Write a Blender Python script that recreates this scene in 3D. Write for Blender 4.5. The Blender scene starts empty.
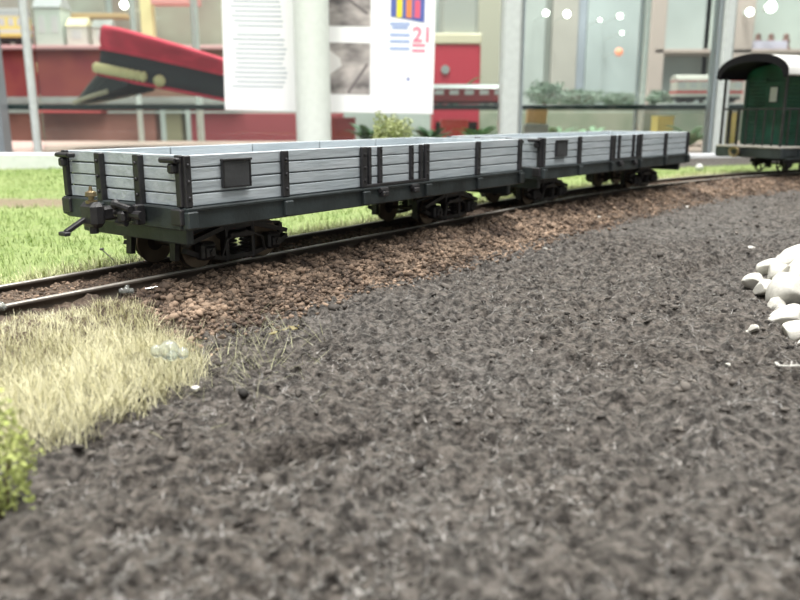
import bpy, bmesh, math, random
import numpy as np
from mathutils import Vector, Matrix

PI = math.pi
sc = bpy.context.scene
C = sc.collection
rng = np.random.default_rng(7)
random.seed(7)

# ------------------------------------------------------------------ camera
ZC = 0.86
FPX = 780.0
PITCH = math.atan(184 / FPX)
cam = bpy.data.objects.new('camera', bpy.data.cameras.new('camera'))
C.objects.link(cam)
cam.location = (0, 0, ZC)
cam.rotation_euler = (PI / 2 - PITCH, 0, 0)
cam.data.lens = 36 * FPX / 800
cam.data.sensor_width = 36
cam.data.clip_start = 0.02
cam.data.clip_end = 500
cam.data.dof.use_dof = True
cam.data.dof.focus_distance = 3.6
cam.data.dof.aperture_fstop = 1.65
sc.camera = cam

# ------------------------------------------------------------------ world, lights, exposure
w = bpy.data.worlds.new('world'); sc.world = w; w.use_nodes = True
w.node_tree.nodes['Background'].inputs[0].default_value = (0.93, 0.97, 1.0, 1)
w.node_tree.nodes['Background'].inputs[1].default_value = 0.58

def area(name, loc, sx, sy, power, col=(1, 0.98, 0.95), target=None):
    l = bpy.data.lights.new(name, 'AREA'); l.shape = 'RECTANGLE'; l.size = sx; l.size_y = sy
    l.energy = power; l.color = col
    o = bpy.data.objects.new(name, l); C.objects.link(o); o.location = loc
    return o
area('ceiling_tube_light', (-11, -12, 36), 4, 26, 11500)
area('ceiling_tube_light', (11, -12, 36), 4, 26, 11500)
area('ceiling_tube_light', (-9, 14, 36), 4, 26, 12500)
area('ceiling_tube_light', (9, 14, 36), 4, 26, 12500)
area('ceiling_tube_light', (-12, 44, 36), 4, 26, 16000)
area('ceiling_tube_light', (12, 44, 36), 4, 26, 16000)
sc.view_settings.view_transform = 'Standard'
sc.view_settings.look = 'None'
sc.view_settings.exposure = 0.1
sc.view_settings.gamma = 1.0
sc.view_settings.use_curve_mapping = False

# ------------------------------------------------------------------ helpers
def at(px, py, Y):
    """world point seen at a photo pixel, at distance Y in front of the camera's foot"""
    a = px - 400; u = 300 - py
    r = (a, FPX * math.cos(PITCH) + u * math.sin(PITCH), -FPX * math.sin(PITCH) + u * math.cos(PITCH))
    k = Y / r[1]
    return Vector((r[0] * k, Y, ZC + r[2] * k))

def tag(o, label=None, cat=None, group=None, kind=None):
    if label: o['label'] = label
    if cat: o['category'] = cat
    if group: o['group'] = group
    if kind: o['kind'] = kind
    return o

def empty(name, loc=(0, 0, 0), rz=0.0):
    o = bpy.data.objects.new(name, None); C.objects.link(o)
    o.location = loc; o.rotation_euler = (0, 0, rz); o.empty_display_size = 0.1
    return o

def link(name, me, mat=None, parent=None, loc=None, rot=None):
    o = bpy.data.objects.new(name, me); C.objects.link(o)
    if mat is not None and not me.materials: me.materials.append(mat)
    if parent is not None: o.parent = parent
    if loc is not None: o.location = loc
    if rot is not None: o.rotation_euler = rot
    return o

def np_mesh(name, v, f, smooth=False):
    v = np.asarray(v, dtype=np.float32); f = np.asarray(f, dtype=np.int32)
    k = f.shape[1]
    me = bpy.data.meshes.new(name)
    me.vertices.add(len(v)); me.vertices.foreach_set('co', v.ravel())
    me.loops.add(f.size); me.loops.foreach_set('vertex_index', f.ravel())
    me.polygons.add(len(f))
    me.polygons.foreach_set('loop_start', np.arange(0, f.size, k, dtype=np.int32))
    me.polygons.foreach_set('loop_total', np.full(len(f), k, dtype=np.int32))
    if smooth: me.polygons.foreach_set('use_smooth', np.ones(len(f), dtype=bool))
    me.update(calc_edges=True); me.validate()
    return me

class MB:
    """collects shapes into one mesh"""
    def __init__(s): s.bm = bmesh.new()
    def box(s, c, d, bev=0.0, rot=None):
        b = bmesh.new(); bmesh.ops.create_cube(b, size=1)
        for v in b.verts: v.co = Vector((v.co.x * d[0], v.co.y * d[1], v.co.z * d[2]))
        if bev: bmesh.ops.bevel(b, geom=b.edges[:], offset=min(bev, 0.45 * min(d)), segments=1, affect='EDGES')
        M = Matrix.Translation(c) @ (rot.to_4x4() if rot is not None else Matrix())
        return s._add(b, M)
    def _add(s, b, M=None):
        if M is not None: bmesh.ops.transform(b, matrix=M, verts=b.verts)
        t = bpy.data.meshes.new('t'); b.to_mesh(t); b.free(); s.bm.from_mesh(t); bpy.data.meshes.remove(t)
        return s
    def bar(s, p, q, wd, ht, bev=0.0):
        p = Vector(p); q = Vector(q); d = q - p
        r = d.to_track_quat('X', 'Z').to_matrix()
        return s.box((p + q) / 2, (d.length, wd, ht), bev, r)
    def cyl(s, p, q, r, n=12, r2=None):
        p = Vector(p); q = Vector(q); d = q - p
        b = bmesh.new()
        bmesh.ops.create_cone(b, cap_ends=True, segments=n, radius1=r, radius2=r if r2 is None else r2, depth=d.length)
        M = Matrix.Translation((p + q) / 2) @ d.to_track_quat('Z', 'Y').to_matrix().to_4x4()
        return s._add(b, M)
    def tube(s, pts, r, n=8):
        for a, b in zip(pts[:-1], pts[1:]): s.cyl(a, b, r, n)
        return s
    def ball(s, c, r, sc_=(1, 1, 1), n=12):
        b = bmesh.new(); bmesh.ops.create_uvsphere(b, u_segments=n, v_segments=max(6, n // 2 + 2), radius=r)
        return s._add(b, Matrix.Translation(c) @ Matrix.Diagonal((*sc_, 1)))
    def lathe(s, c, prof, axis='Z', n=16):
        b = bmesh.new(); rings = []
        for r, z in prof:
            rings.append([b.verts.new((r * math.cos(2 * PI * i / n), r * math.sin(2 * PI * i / n), z)) for i in range(n)])
        for A, B in zip(rings[:-1], rings[1:]):
            for i in range(n): b.faces.new((A[i], A[(i + 1) % n], B[(i + 1) % n], B[i]))
        b.faces.new(rings[0][::-1]); b.faces.new(rings[-1])
        R = {'Z': Matrix(), 'Y': Matrix.Rotation(-PI / 2, 4, 'X'), 'X': Matrix.Rotation(PI / 2, 4, 'Y')}[axis]
        return s._add(b, Matrix.Translation(c) @ R)
    def prism(s, poly, h0, h1, plane='XZ'):
        """extruded outline; plane XZ extrudes along y, YZ along x, XY along z"""
        b = bmesh.new()
        def P(a, c, h): return (a, h, c) if plane == 'XZ' else ((h, a, c) if plane == 'YZ' else (a, c, h))
        A = [b.verts.new(P(a, c, h0)) for a, c in poly]; B = [b.verts.new(P(a, c, h1)) for a, c in poly]
        n = len(poly)
        b.faces.new(A); b.faces.new(B[::-1])
        for i in range(n): b.faces.new((A[i], B[i], B[(i + 1) % n], A[(i + 1) % n]))
        bmesh.ops.recalc_face_normals(b, faces=b.faces[:])
        return s._add(b)
    def mesh(s, name, smooth=False):
        me = bpy.data.meshes.new(name); s.bm.to_mesh(me); s.bm.free()
        if smooth:
            for p in me.polygons: p.use_smooth = True
        return me
    def build(s, name, mat, parent=None, loc=None, rot=None, smooth=False):
        o = link(name, s.mesh(name, smooth), mat, parent, loc, rot)
        if smooth:
            try: o.data.set_sharp_from_angle(angle=math.radians(40))
            except Exception: pass
        return o

def children(o): return [c for c in bpy.data.objects if c.parent == o]
def copy_tree(o, parent=None):
    c = o.copy(); C.objects.link(c); c.parent = parent
    for ch in children(o): copy_tree(ch, c)
    return c

# ------------------------------------------------------------------ materials
MATS = {}
def mat(name, col, rough=0.6, metal=0.0, var=0.0, scale=8.0, bump=0.0, bscale=40.0, stretch=(1, 1, 1), col2=None,
        spec=0.5, island=0.0, emit=None, emit_s=0.0, obj_rand=False, detail=5.0):
    if name in MATS: return MATS[name]
    m = bpy.data.materials.new(name); m.use_nodes = True
    nt = m.node_tree; N = nt.nodes; L = nt.links
    b = N['Principled BSDF']
    b.inputs['Roughness'].default_value = rough; b.inputs['Metallic'].default_value = metal
    b.inputs['Specular IOR Level'].default_value = spec
    b.inputs['Base Color'].default_value = (*col, 1)
    if emit: b.inputs['Emission Color'].default_value = (*emit, 1); b.inputs['Emission Strength'].default_value = emit_s
    if var or bump or col2:
        tc = N.new('ShaderNodeTexCoord'); mp = N.new('ShaderNodeMapping'); mp.inputs['Scale'].default_value = stretch
        L.new(tc.outputs['Object'], mp.inputs['Vector'])
        if obj_rand:
            oi = N.new('ShaderNodeObjectInfo'); mu = N.new('ShaderNodeMath'); mu.operation = 'MULTIPLY'; mu.inputs[1].default_value = 37.0
            L.new(oi.outputs['Random'], mu.inputs[0]); L.new(mu.outputs[0], mp.inputs['Location'])
    out = None
    if var or col2:
        n = N.new('ShaderNodeTexNoise'); n.inputs['Scale'].default_value = scale; n.inputs['Detail'].default_value = detail
        L.new(mp.outputs[0], n.inputs['Vector'])
        r = N.new('ShaderNodeValToRGB')
        c2 = col2 if col2 else tuple(min(1, c * (1 + var)) for c in col)
        c1 = col if col2 else tuple(c * (1 - var) for c in col)
        r.color_ramp.elements[0].position = 0.35; r.color_ramp.elements[1].position = 0.65
        r.color_ramp.elements[0].color = (*c1, 1); r.color_ramp.elements[1].color = (*c2, 1)
        L.new(n.outputs['Fac'], r.inputs['Fac']); out = r.outputs['Color']
    if island:
        g = N.new('ShaderNodeNewGeometry'); hs = N.new('ShaderNodeHueSaturation')
        mr = N.new('ShaderNodeMapRange'); mr.inputs['To Min'].default_value = 1 - island; mr.inputs['To Max'].default_value = 1 + island
        L.new(g.outputs['Random Per Island'], mr.inputs['Value']); L.new(mr.outputs[0], hs.inputs['Value'])
        if out: L.new(out, hs.inputs['Color'])
        else: hs.inputs['Color'].default_value = (*col, 1)
        out = hs.outputs['Color']
    if out: L.new(out, b.inputs['Base Color'])
    if bump:
        n2 = N.new('ShaderNodeTexNoise'); n2.inputs['Scale'].default_value = bscale; n2.inputs['Detail'].default_value = 6
        L.new(mp.outputs[0], n2.inputs['Vector'])
        bp = N.new('ShaderNodeBump'); bp.inputs['Strength'].default_value = bump; bp.inputs['Distance'].default_value = 0.01
        L.new(n2.outputs['Fac'], bp.inputs['Height']); L.new(bp.outputs[0], b.inputs['Normal'])
    MATS[name] = m
    return m

def glass_mat(name, tint=(0.93, 0.97, 0.95), gloss=0.06):
    m = bpy.data.materials.new(name); m.use_nodes = True
    nt = m.node_tree; N = nt.nodes; L = nt.links; N.clear()
    o = N.new('ShaderNodeOutputMaterial'); t = N.new('ShaderNodeBsdfTransparent'); g = N.new('ShaderNodeBsdfGlossy'); mx = N.new('ShaderNodeMixShader')
    t.inputs[0].default_value = (*tint, 1); g.inputs['Roughness'].default_value = 0.03
    fr = N.new('ShaderNodeFresnel'); fr.inputs[0].default_value = 1.45
    L.new(fr.outputs[0], mx.inputs[0])
    L.new(t.outputs[0], mx.inputs[1]); L.new(g.outputs[0], mx.inputs[2]); L.new(mx.outputs[0], o.inputs[0])
    return m

# ------------------------------------------------------------------ noise
def vnoise(x, y, seed=0):
    xi = np.floor(x).astype(np.int64); yi = np.floor(y).astype(np.int64)
    fx = x - xi; fy = y - yi
    fx = fx * fx * (3 - 2 * fx); fy = fy * fy * (3 - 2 * fy)
    def h(a, b):
        n = (a * 374761393 + b * 668265263 + seed * 974711) & 0xffffffff
        n = ((n ^ (n >> 13)) * 1274126177) & 0xffffffff
        return ((n ^ (n >> 16)) & 0xffff) / 65535.0
    return (h(xi, yi) * (1 - fx) + h(xi + 1, yi) * fx) * (1 - fy) + (h(xi, yi + 1) * (1 - fx) + h(xi + 1, yi + 1) * fx) * fy
def fbm(x, y, o=4, seed=0):
    s = 0; a = 0.5
    for i in range(o):
        s = s + a * (vnoise(x, y, seed + i) - 0.5); x = x * 2.03 + 11.3; y = y * 2.03 + 5.7; a *= 0.5
    return s
def sstep(a, b, x):
    t = np.clip((x - a) / (b - a), 0, 1); return t * t * (3 - 2 * t)

# ------------------------------------------------------------------ track geometry
YAW = 0.931
SD = np.array([math.cos(YAW), math.sin(YAW)]); ED = np.array([-math.sin(YAW), math.cos(YAW)])
A0 = np.array([-0.918, 3.3345]) + ED * 0.4535       # centre line beside the front wagon's near corner
T1, RC = 4.0, 14.0
P1 = A0 + SD * T1; CC = P1 - ED * RC
def track(t, off=0.0):
    """point and heading on the centre line"""
    if t <= T1:
        p = A0 + SD * t + ED * off; return p[0], p[1], YAW
    a = (t - T1) / RC; h = YAW - a
    p = CC + (RC + off) * np.array([-math.sin(h), math.cos(h)])
    return p[0], p[1], h
def to_track(x, y):
    dx = x - A0[0]; dy = y - A0[1]
    s = dx * SD[0] + dy * SD[1]; e = dx * ED[0] + dy * ED[1]
    rx = x - CC[0]; ry = y - CC[1]; d = np.hypot(rx, ry)
    ang = np.arctan2(rx * SD[0] + ry * SD[1], rx * ED[0] + ry * ED[1])
    return np.where(s > T1, T1 + RC * ang, s), np.where(s > T1, d - RC, e)
RAIL_TOP = ZC - 0.715
GAUGE = 0.34

# back edge of the layout
BK0 = np.array([-14.0, 9.6]); BK1 = np.array([14.0, 17.4])
def behind_back(x, y):
    d = BK1 - BK0; n = np.array([-d[1], d[0]]) / np.hypot(*d)
    return (x - BK0[0]) * n[0] + (y - BK0[1]) * n[1]

def height(x, y, fine=True):
    t, o = to_track(x, y)
    bed = 0.104
    soil = 0.11 * fbm(x * 0.9, y * 0.9, 3, 3) - 0.005
    field = 0.055 + 0.06 * fbm(x * 0.5, y * 0.5, 3, 9) + 0.035 * sstep(6, 12, y)
    z = np.where(o < 0, soil + (bed - soil) * sstep(-0.78, -0.30, o), field + (bed - field) * (1 - sstep(0.26, 0.5, o)))
    # the yellow grass knoll
    k = knoll(x, y)
    z = z + 0.03 * k * (o < -0.3)
    # a shallow scrape with a raised lip, and a ledge in front of the white stones
    px, py = SCR
    z = z - 0.20 * np.exp(-(((x - px) * 0.80 + (y - py) * 0.60) / 0.15) ** 2 - (((y - py) * 0.80 - (x - px) * 0.60) / 0.045) ** 2)
    lx, ly = LEDGE
    u = (x - lx) * 0.64 + (y - ly) * 0.77; v = -(x - lx) * 0.77 + (y - ly) * 0.64
    v = v + 0.1 * fbm(x * 5, y * 5, 3, 77)
    z = z + 0.06 * np.exp(-(u / 0.5) ** 2) * np.where(v > 0, np.exp(-(v / 0.22) ** 2), np.exp(-(v / 0.03) ** 2))
    if fine:
        m = np.where(o < -0.2, 1.0, 0.5) * sstep(18, 6, y)
        z = z + m * (0.05 * fbm(x * 4, y * 4, 4, 21) + 0.075 * fbm(x * 13, y * 10, 3, 33) + 0.062 * fbm(x * 36, y * 28, 2, 41))
    return z
SCR = (-0.235, 1.98)
LEDGE = (1.76, 4.5)
KN = np.array([(-1.22, 3.42), (-0.93, 3.0), (-0.66, 2.66), (-0.68, 2.35), (-0.86, 2.0), (-1.05, 1.72), (-1.7, 1.5), (-3.2, 1.6), (-3.2, 2.2), (-2.0, 2.4)])
def knoll(x, y):
    x = np.asarray(x, float); y = np.asarray(y, float)
    ins = np.zeros(x.shape, bool); dm = np.full(x.shape, 9.0)
    n = len(KN)
    for i in range(n):
        ax, ay = KN[i]; bx, by = KN[(i + 1) % n]
        c = ((ay > y) != (by > y)) & (x < (bx - ax) * (y - ay) / (by - ay + 1e-12) + ax); ins ^= c
        tt = np.clip(((x - ax) * (bx - ax) + (y - ay) * (by - ay)) / ((bx - ax) ** 2 + (by - ay) ** 2), 0, 1)
        dm = np.minimum(dm, np.hypot(x - ax - tt * (bx - ax), y - ay - tt * (by - ay)))
    return np.where(ins, np.clip(dm / 0.25, 0, 1), 0.0)
def hz(x, y): return float(height(np.array([x]), np.array([y]))[0])

# ------------------------------------------------------------------ the hall
floor_m = mat('hall_floor', (0.32, 0.31, 0.29), 0.5, var=0.1)
wall_m = mat('hall_wall', (0.40, 0.44, 0.40), 0.8, var=0.14, scale=0.12, col2=(0.60, 0.66, 0.62))
ceil_m = mat('hall_ceiling', (0.75, 0.75, 0.72), 0.9, var=0.04)
FZ = -17.0
tag(MB().box((0, 30, FZ - 0.5), (180, 140, 1)).build('floor', floor_m), kind='structure')
tag(MB().box((0, 84, 12), (180, 1, 60)).build('wall_back', wall_m), kind='structure')
tag(MB().box((0, 30, 40), (180, 140, 1)).build('ceiling', ceil_m), kind='structure')
tag(MB().box((-90, 30, 12), (1, 140, 60)).build('wall_left', wall_m), kind='structure')
tag(MB().box((90, 30, 12), (1, 140, 60)).build('wall_right', wall_m), kind='structure')

# ------------------------------------------------------------------ terrain
def ground_material():
    m = bpy.data.materials.new('layout_ground'); m.use_nodes = True
    nt = m.node_tree; N = nt.nodes; L = nt.links; b = N['Principled BSDF']
    b.inputs['Roughness'].default_value = 0.62; b.inputs['Specular IOR Level'].default_value = 0.4
    at_ = N.new('ShaderNodeAttribute'); at_.attribute_name = 'zone'
    tc = N.new('ShaderNodeTexCoord')
    def noise(s, d=6):
        n = N.new('ShaderNodeTexNoise'); n.inputs['Scale'].default_value = s; n.inputs['Detail'].default_value = d
        n.inputs['Roughness'].default_value = 0.65
        L.new(tc.outputs['Object'], n.inputs['Vector']); return n
    def ramp(src, c1, c2, p0=0.35, p1=0.68):
        r = N.new('ShaderNodeValToRGB'); r.color_ramp.elements[0].position = p0; r.color_ramp.elements[1].position = p1
        r.color_ramp.elements[0].color = (*c1, 1); r.color_ramp.elements[1].color = (*c2, 1); L.new(src, r.inputs['Fac']); return r.outputs[0]
    def mix(f, a, c):
        x = N.new('ShaderNodeMix'); x.data_type = 'RGBA'; L.new(f, x.inputs[0]); L.new(a, x.inputs[6]); L.new(c, x.inputs[7]); return x.outputs[2]
    sp = N.new('ShaderNodeSeparateColor'); L.new(at_.outputs['Color'], sp.inputs[0])
    n1 = noise(30); n2 = noise(4); n3 = noise(75)
    soil = ramp(n1.outputs[0], (0.017, 0.013, 0.010), (0.168, 0.146, 0.126), 0.40, 0.64)
    n4 = noise(0.55, 3); sheen_soil = ramp(n1.outputs[0], (0.028, 0.025, 0.022), (0.215, 0.205, 0.195), 0.38, 0.66)  # paler, greyer soil in broad patches: sheen of the light painted into the colour
    dr = ramp(n4.outputs[0], (0, 0, 0), (0.55, 0.55, 0.55), 0.45, 0.70); soil = mix(dr, soil, sheen_soil)
    dirt = ramp(n1.outputs[0], (0.05, 0.034, 0.024), (0.20, 0.145, 0.105))
    green = ramp(n2.outputs[0], (0.22, 0.31, 0.09), (0.34, 0.41, 0.16))
    path = ramp(n1.outputs[0], (0.22, 0.17, 0.11), (0.34, 0.28, 0.18))
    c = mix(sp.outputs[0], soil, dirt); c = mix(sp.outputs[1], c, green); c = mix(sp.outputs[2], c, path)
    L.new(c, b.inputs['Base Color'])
    bp = N.new('ShaderNodeBump'); bp.inputs['Strength'].default_value = 0.8; bp.inputs['Distance'].default_value = 0.03
    L.new(n3.outputs[0], bp.inputs['Height']); L.new(bp.outputs[0], b.inputs['Normal'])
    return m
GM = ground_material()

def zones(x, y):
    t, o = to_track(x, y)
    nz = fbm(x * 3, y * 3, 3, 5)
    dirt = sstep(-0.80, -0.66, o + 0.12 * nz) * (1 - sstep(0.30, 0.42, o))
    green = sstep(0.36, 0.5, o + 0.1 * nz)
    road = sstep(-2.6, -2.3, behind_back(x, y) + 0.2 * nz) * sstep(2.6, 3.4, x)
    pth = sstep(0.48, 0.28, np.abs(y - 7.45 - 0.03 * x + 0.4 * nz)) * (1 - sstep(-2.6, -1.4, x))
    return dirt, green, np.clip(pth, 0, 1), road

def terrain(name, x0, x1, y0, y1, step, hole=None, drop=0.0):
    nx = int((x1 - x0) / step) + 1; ny = int((y1 - y0) / step) + 1
    X, Y = np.meshgrid(np.linspace(x0, x1, nx), np.linspace(y0, y1, ny))
    x = X.ravel(); y = Y.ravel(); z = height(x, y)
    if hole:
        ins = (x > hole[0] + .1) & (x < hole[1] - .1) & (y > hole[2] + .1) & (y < hole[3] - .1); z = z - 0.25 * ins
    keep = (behind_back(x, y) < 0)
    idx = np.arange(nx * ny).reshape(ny, nx)
    f = np.stack([idx[:-1, :-1], idx[:-1, 1:], idx[1:, 1:], idx[1:, :-1]], -1).reshape(-1, 4)
    f = f[keep[f].any(axis=1)]
    me = np_mesh(name, np.stack([x, y, z], 1), f, True)
    d, g, p, r = zones(x, y)
    col = np.stack([d, g * (1 - r), np.maximum(p * g, 0), np.ones_like(d)], 1).astype(np.float32)
    ca = me.color_attributes.new('zone', 'FLOAT_COLOR', 'POINT'); ca.data.foreach_set('color', col.ravel())
    return link(name, me, GM)
FG = (-1.9, 3.2, 0.85, 5.6)
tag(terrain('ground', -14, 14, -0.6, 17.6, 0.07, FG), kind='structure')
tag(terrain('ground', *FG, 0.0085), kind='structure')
# baseboard and its white rim
base_m = mat('baseboard_wood', (0.35, 0.27, 0.18), 0.7, var=0.2)
rim_m = mat('white_rim', (0.78, 0.80, 0.82), 0.5, var=0.05)
bd = BK1 - BK0; ba = math.atan2(bd[1], bd[0])
mb = MB().prism([(-14, -0.6), (14, -0.6), (14, BK1[1]), (-14, BK0[1])], -0.8, -0.35, 'XY')
bbo = tag(mb.build('baseboard', base_m), 'flat wooden baseboard carrying the whole model railway layout', 'baseboard')
mid = (BK0 + BK1) / 2
nrm = np.array([-bd[1], bd[0]]) / np.hypot(*bd)
MB().box((mid[0] + nrm[0] * 0.10, mid[1] + nrm[1] * 0.10, -0.05), (29.2, 0.2, 0.58), 0.02, Matrix.Rotation(ba, 3, 'Z') @ Matrix.Rotation(math.radians(0.75), 3, 'Y')).build('rim_board', rim_m, bbo)['label'] = 'white rim board along the back edge of the layout'
# table under the layout
tm = mat('table_grey', (0.4, 0.4, 0.42), 0.6)
tb = empty('layout_table', (0, 8, FZ)); tag(tb, 'grey table that carries the model railway layout', 'table')
MB().box((0, 0.3, 15.8), (29, 19, 0.6), 0.05).build('table_top', tm, tb)
for sx in (-13.5, 13.5):
    for sy in (-8, 9): MB().box((sx, sy, 7.75), (0.8, 0.8, 15.5), 0.05).build('leg', tm, tb)

# ------------------------------------------------------------------ scattered ground cover (stuff)
ICO = None
def ico():
    b = bmesh.new(); bmesh.ops.create_icosphere(b, subdivisions=1, radius=1)
    v = np.array([x.co[:] for x in b.verts]); f = np.array([[q.index for q in p.verts] for p in b.faces]); b.free(); return v, f
IV, IF = ico()
def rand_rot(n):
    q = rng.normal(size=(n, 4)); q /= np.linalg.norm(q, axis=1)[:, None]
    a, b, c, d = q.T
    return np.stack([np.stack([1 - 2 * (c * c + d * d), 2 * (b * c - a * d), 2 * (b * d + a * c)], -1),
                     np.stack([2 * (b * c + a * d), 1 - 2 * (b * b + d * d), 2 * (c * d - a * b)], -1),
                     np.stack([2 * (b * d - a * c), 2 * (c * d + a * b), 1 - 2 * (b * b + c * c)], -1)], 1)
def stones(name, pos, size, material, label, cat, squash=0.75):
    n = len(pos)
    V = IV[None] * (1 + 0.36 * rng.normal(size=(n, len(IV), 1))) * (rng.uniform(0.65, 1.35, (n, 1, 3)) * size[:, None, None])
    V = np.einsum('nij,nkj->nki', rand_rot(n), V); V[:, :, 2] *= squash
    V += pos[:, None, :]
    F = (IF[None] + (np.arange(n) * len(IV))[:, None, None]).reshape(-1, 3)
    o = link(name, np_mesh(name, V.reshape(-1, 3), F), material)
    return tag(o, label, cat, kind='stuff')

def track_xy(t, off):
    out = np.array([track(a, b)[:2] for a, b in zip(t, off)]); return out
# rusty ballast on the shoulder
n = 66000
t = rng.uniform(-1.5, 11.5, n) ; t = np.where(rng.random(n) < 0.45, rng.uniform(-0.8, 4.2, n), t)
o_ = np.where(rng.random(n) < 0.78, rng.uniform(-0.80, -0.22, n) - 0.16 * rng.random(n) ** 4, rng.uniform(-0.14, 0.40, n))
xy = track_xy(t, o_)
kn = knoll(xy[:, 0], xy[:, 1]); ok = kn < 0.15
# thin out at the foot
ok &= rng.random(n) < np.where(o_ < -0.72, 0.22, np.where(o_ < -0.6, 0.6, 1.0))
inner = o_ > -0.16
xy = xy[ok]; inner = inner[ok]
zz = height(xy[:, 0], xy[:, 1])
sz = np.minimum(rng.gamma(2.5, 0.0022, len(xy)) + 0.0035, 0.018); sz = np.where(inner, sz * 0.6, sz)
ball_m = mat('ballast_stone', (0.070, 0.047, 0.034), 0.9, col2=(0.255, 0.183, 0.130), scale=4, island=0.65, detail=8)
stones('ballast', np.stack([xy[:, 0], xy[:, 1], zz + sz * 0.3], 1), sz, ball_m, 'rusty brown ballast heaped along the front of the track', 'ballast')
# loose dark crumbs of the soil
n = 15000
x = rng.uniform(-1.9, 8.0, n); y = 0.9 + 10 * rng.random(n) ** 1.7
t, o_ = to_track(x, y); ok = (o_ < -0.62) & (np.abs(x) < 0.75 * y + 0.4); x = x[ok]; y = y[ok]
sz = rng.gamma(2.2, 0.0022, len(x)) + 0.003
crumb_m = mat('soil_crumb', (0.020, 0.016, 0.013), 0.8, col2=(0.13, 0.115, 0.10), scale=3, island=0.5, detail=8)
stones('soil_crumbs', np.stack([x, y, height(x, y) + sz * 0.2], 1), sz, crumb_m, 'fine dark crumbs strewn over the soil', 'soil', 0.6)

def blades(name, x, y, z, length, width, lean, material, label, cat, bend=0.4, seg=2, dirn=None):
    n = len(x); a = rng.uniform(0, 2 * PI, n) if dirn is None else dirn
    d = np.stack([np.cos(a), np.sin(a), np.zeros(n)], 1); sd = np.stack([-np.sin(a), np.cos(a), np.zeros(n)], 1)
    base = np.stack([x, y, z], 1); up = np.array([0, 0, 1.0])
    V = []
    for k in range(seg + 1):
        f = k / seg; th = lean + bend * f
        if k == 0: c = base
        else: c = c + (np.sin(th)[:, None] * d + np.cos(th)[:, None] * up) * (length / seg)[:, None]
        wk = width * (1 - 0.85 * f)
        V += [c - sd * wk[:, None] / 2, c + sd * wk[:, None] / 2]
    V = np.stack(V, 1); m = 2 * (seg + 1)
    q = np.array([[2 * k, 2 * k + 1, 2 * k + 3, 2 * k + 2] for k in range(seg)])
    F = (q[None] + (np.arange(n) * m)[:, None, None]).reshape(-1, 4)
    o = link(name, np_mesh(name, V.reshape(-1, 3), F, True), material)
    return tag(o, label, cat, kind='stuff')

# pale fibres lying on the soil
n = 330000
x = rng.uniform(-1.9, 8.0, n); y = 0.9 + 10 * rng.random(n) ** 1.7
t, o_ = to_track(x, y)
mk = fbm(x * 7, y * 6, 3, 51) + 0.9 * fbm(x * 24, y * 20, 3, 57)
sc_d = ((x - SCR[0]) * 0.80 + (y - SCR[1]) * 0.60) ** 2 / 0.19 ** 2 + ((y - SCR[1]) * 0.80 - (x - SCR[0]) * 0.60) ** 2 / 0.06 ** 2
ok = (o_ < -0.55) & (np.abs(x) < 0.75 * y + 0.4) & (rng.random(n) < 0.10 + 0.90 * sstep(-0.12, 0.16, mk)) & (sc_d > 1)
x = x[ok]; y = y[ok]; n = len(x)
fib_m = mat('soil_fibre', (0.065, 0.056, 0.048), 0.42, col2=(0.205, 0.192, 0.178), scale=5.0, island=0.6, detail=8, spec=0.6)
blades('soil_fibres', x, y, height(x, y) + 0.001, rng.uniform(0.010, 0.034, n), rng.uniform(0.002, 0.0055, n), rng.uniform(1.0, 1.6, n), fib_m,
       'short grey fibres matted over the dark soil', 'soil fibres', bend=rng.uniform(-0.3, 0.6, n))

# yellow static grass on the knoll
n = 95000
x = rng.uniform(-3.0, -0.5, n); y = rng.uniform(1.4, 3.6, n); k = knoll(x, y)
t, o_ = to_track(x, y)
ok = (k > 0.02) & (o_ < -0.36) & (rng.random(n) < 0.25 + 0.75 * sstep(0.0, 0.3, k)) & (x > -0.75 * y - 0.35); x = x[ok]; y = y[ok]; o_ = o_[ok]; n = len(x)
gr_m = mat('straw_grass', (0.46, 0.435, 0.26), 0.6, col2=(0.69, 0.66, 0.45), scale=3.0, island=0.25)
blades('straw_grass', x, y, height(x, y), rng.uniform(0.05, 0.13, n) * (0.35 + 0.65 * sstep(-0.36, -0.8, o_)), rng.uniform(0.0018, 0.0036, n), rng.uniform(0.0, 0.8, n), gr_m,
       'pale straw yellow static grass growing beside the near rail', 'grass', bend=rng.uniform(0.0, 0.9, n), seg=3)
# stray tufts at its edge
n = 260
x = rng.normal(-0.55, 0.12, n); y = rng.normal(2.75, 0.25, n); ok = knoll(x, y) < 0.05; x = x[ok]; y = y[ok]; n = len(x)
blades('stray_grass', x, y, height(x, y), rng.uniform(0.05, 0.14, n), rng.uniform(0.002, 0.004, n), rng.uniform(0.5, 1.4, n),
       mat('stray_grass', (0.22, 0.22, 0.12), 0.6, island=0.4, col2=(0.32, 0.31, 0.20)), 'stray straw grass blades at the edge of the knoll', 'grass', bend=rng.uniform(-0.2, 0.5, n))

# green field
n = 170000
x = rng.uniform(-9, 9, n); y = 3.2 + 12 * rng.random(n) ** 1.5
t, o_ = to_track(x, y); nz = fbm(x * 3, y * 3, 3, 5)
d, g, p, r = zones(x, y)
ok = (o_ + 0.1 * nz > 0.40) & (behind_back(x, y) < -0.05) & (p < 0.5) & (r < 0.5) & (np.abs(x) < 0.75 * y + 0.8)
ok &= rng.random(n) < 0.25 + 0.75 * sstep(0.4, 0.75, o_)
x = x[ok]; y = y[ok]; o_ = o_[ok]; n = len(x)
gf_m = mat('field_grass', (0.25, 0.35, 0.11), 0.7, col2=(0.39, 0.465, 0.20), scale=0.9, island=0.2, spec=0.2)
blades('field_grass', x, y, height(x, y), rng.uniform(0.03, 0.065, n), rng.uniform(0.004, 0.009, n), rng.uniform(0.0, 0.8, n), gf_m,
       'bright green grass covering the field behind the track', 'grass', bend=rng.uniform(0, 0.7, n))
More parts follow.
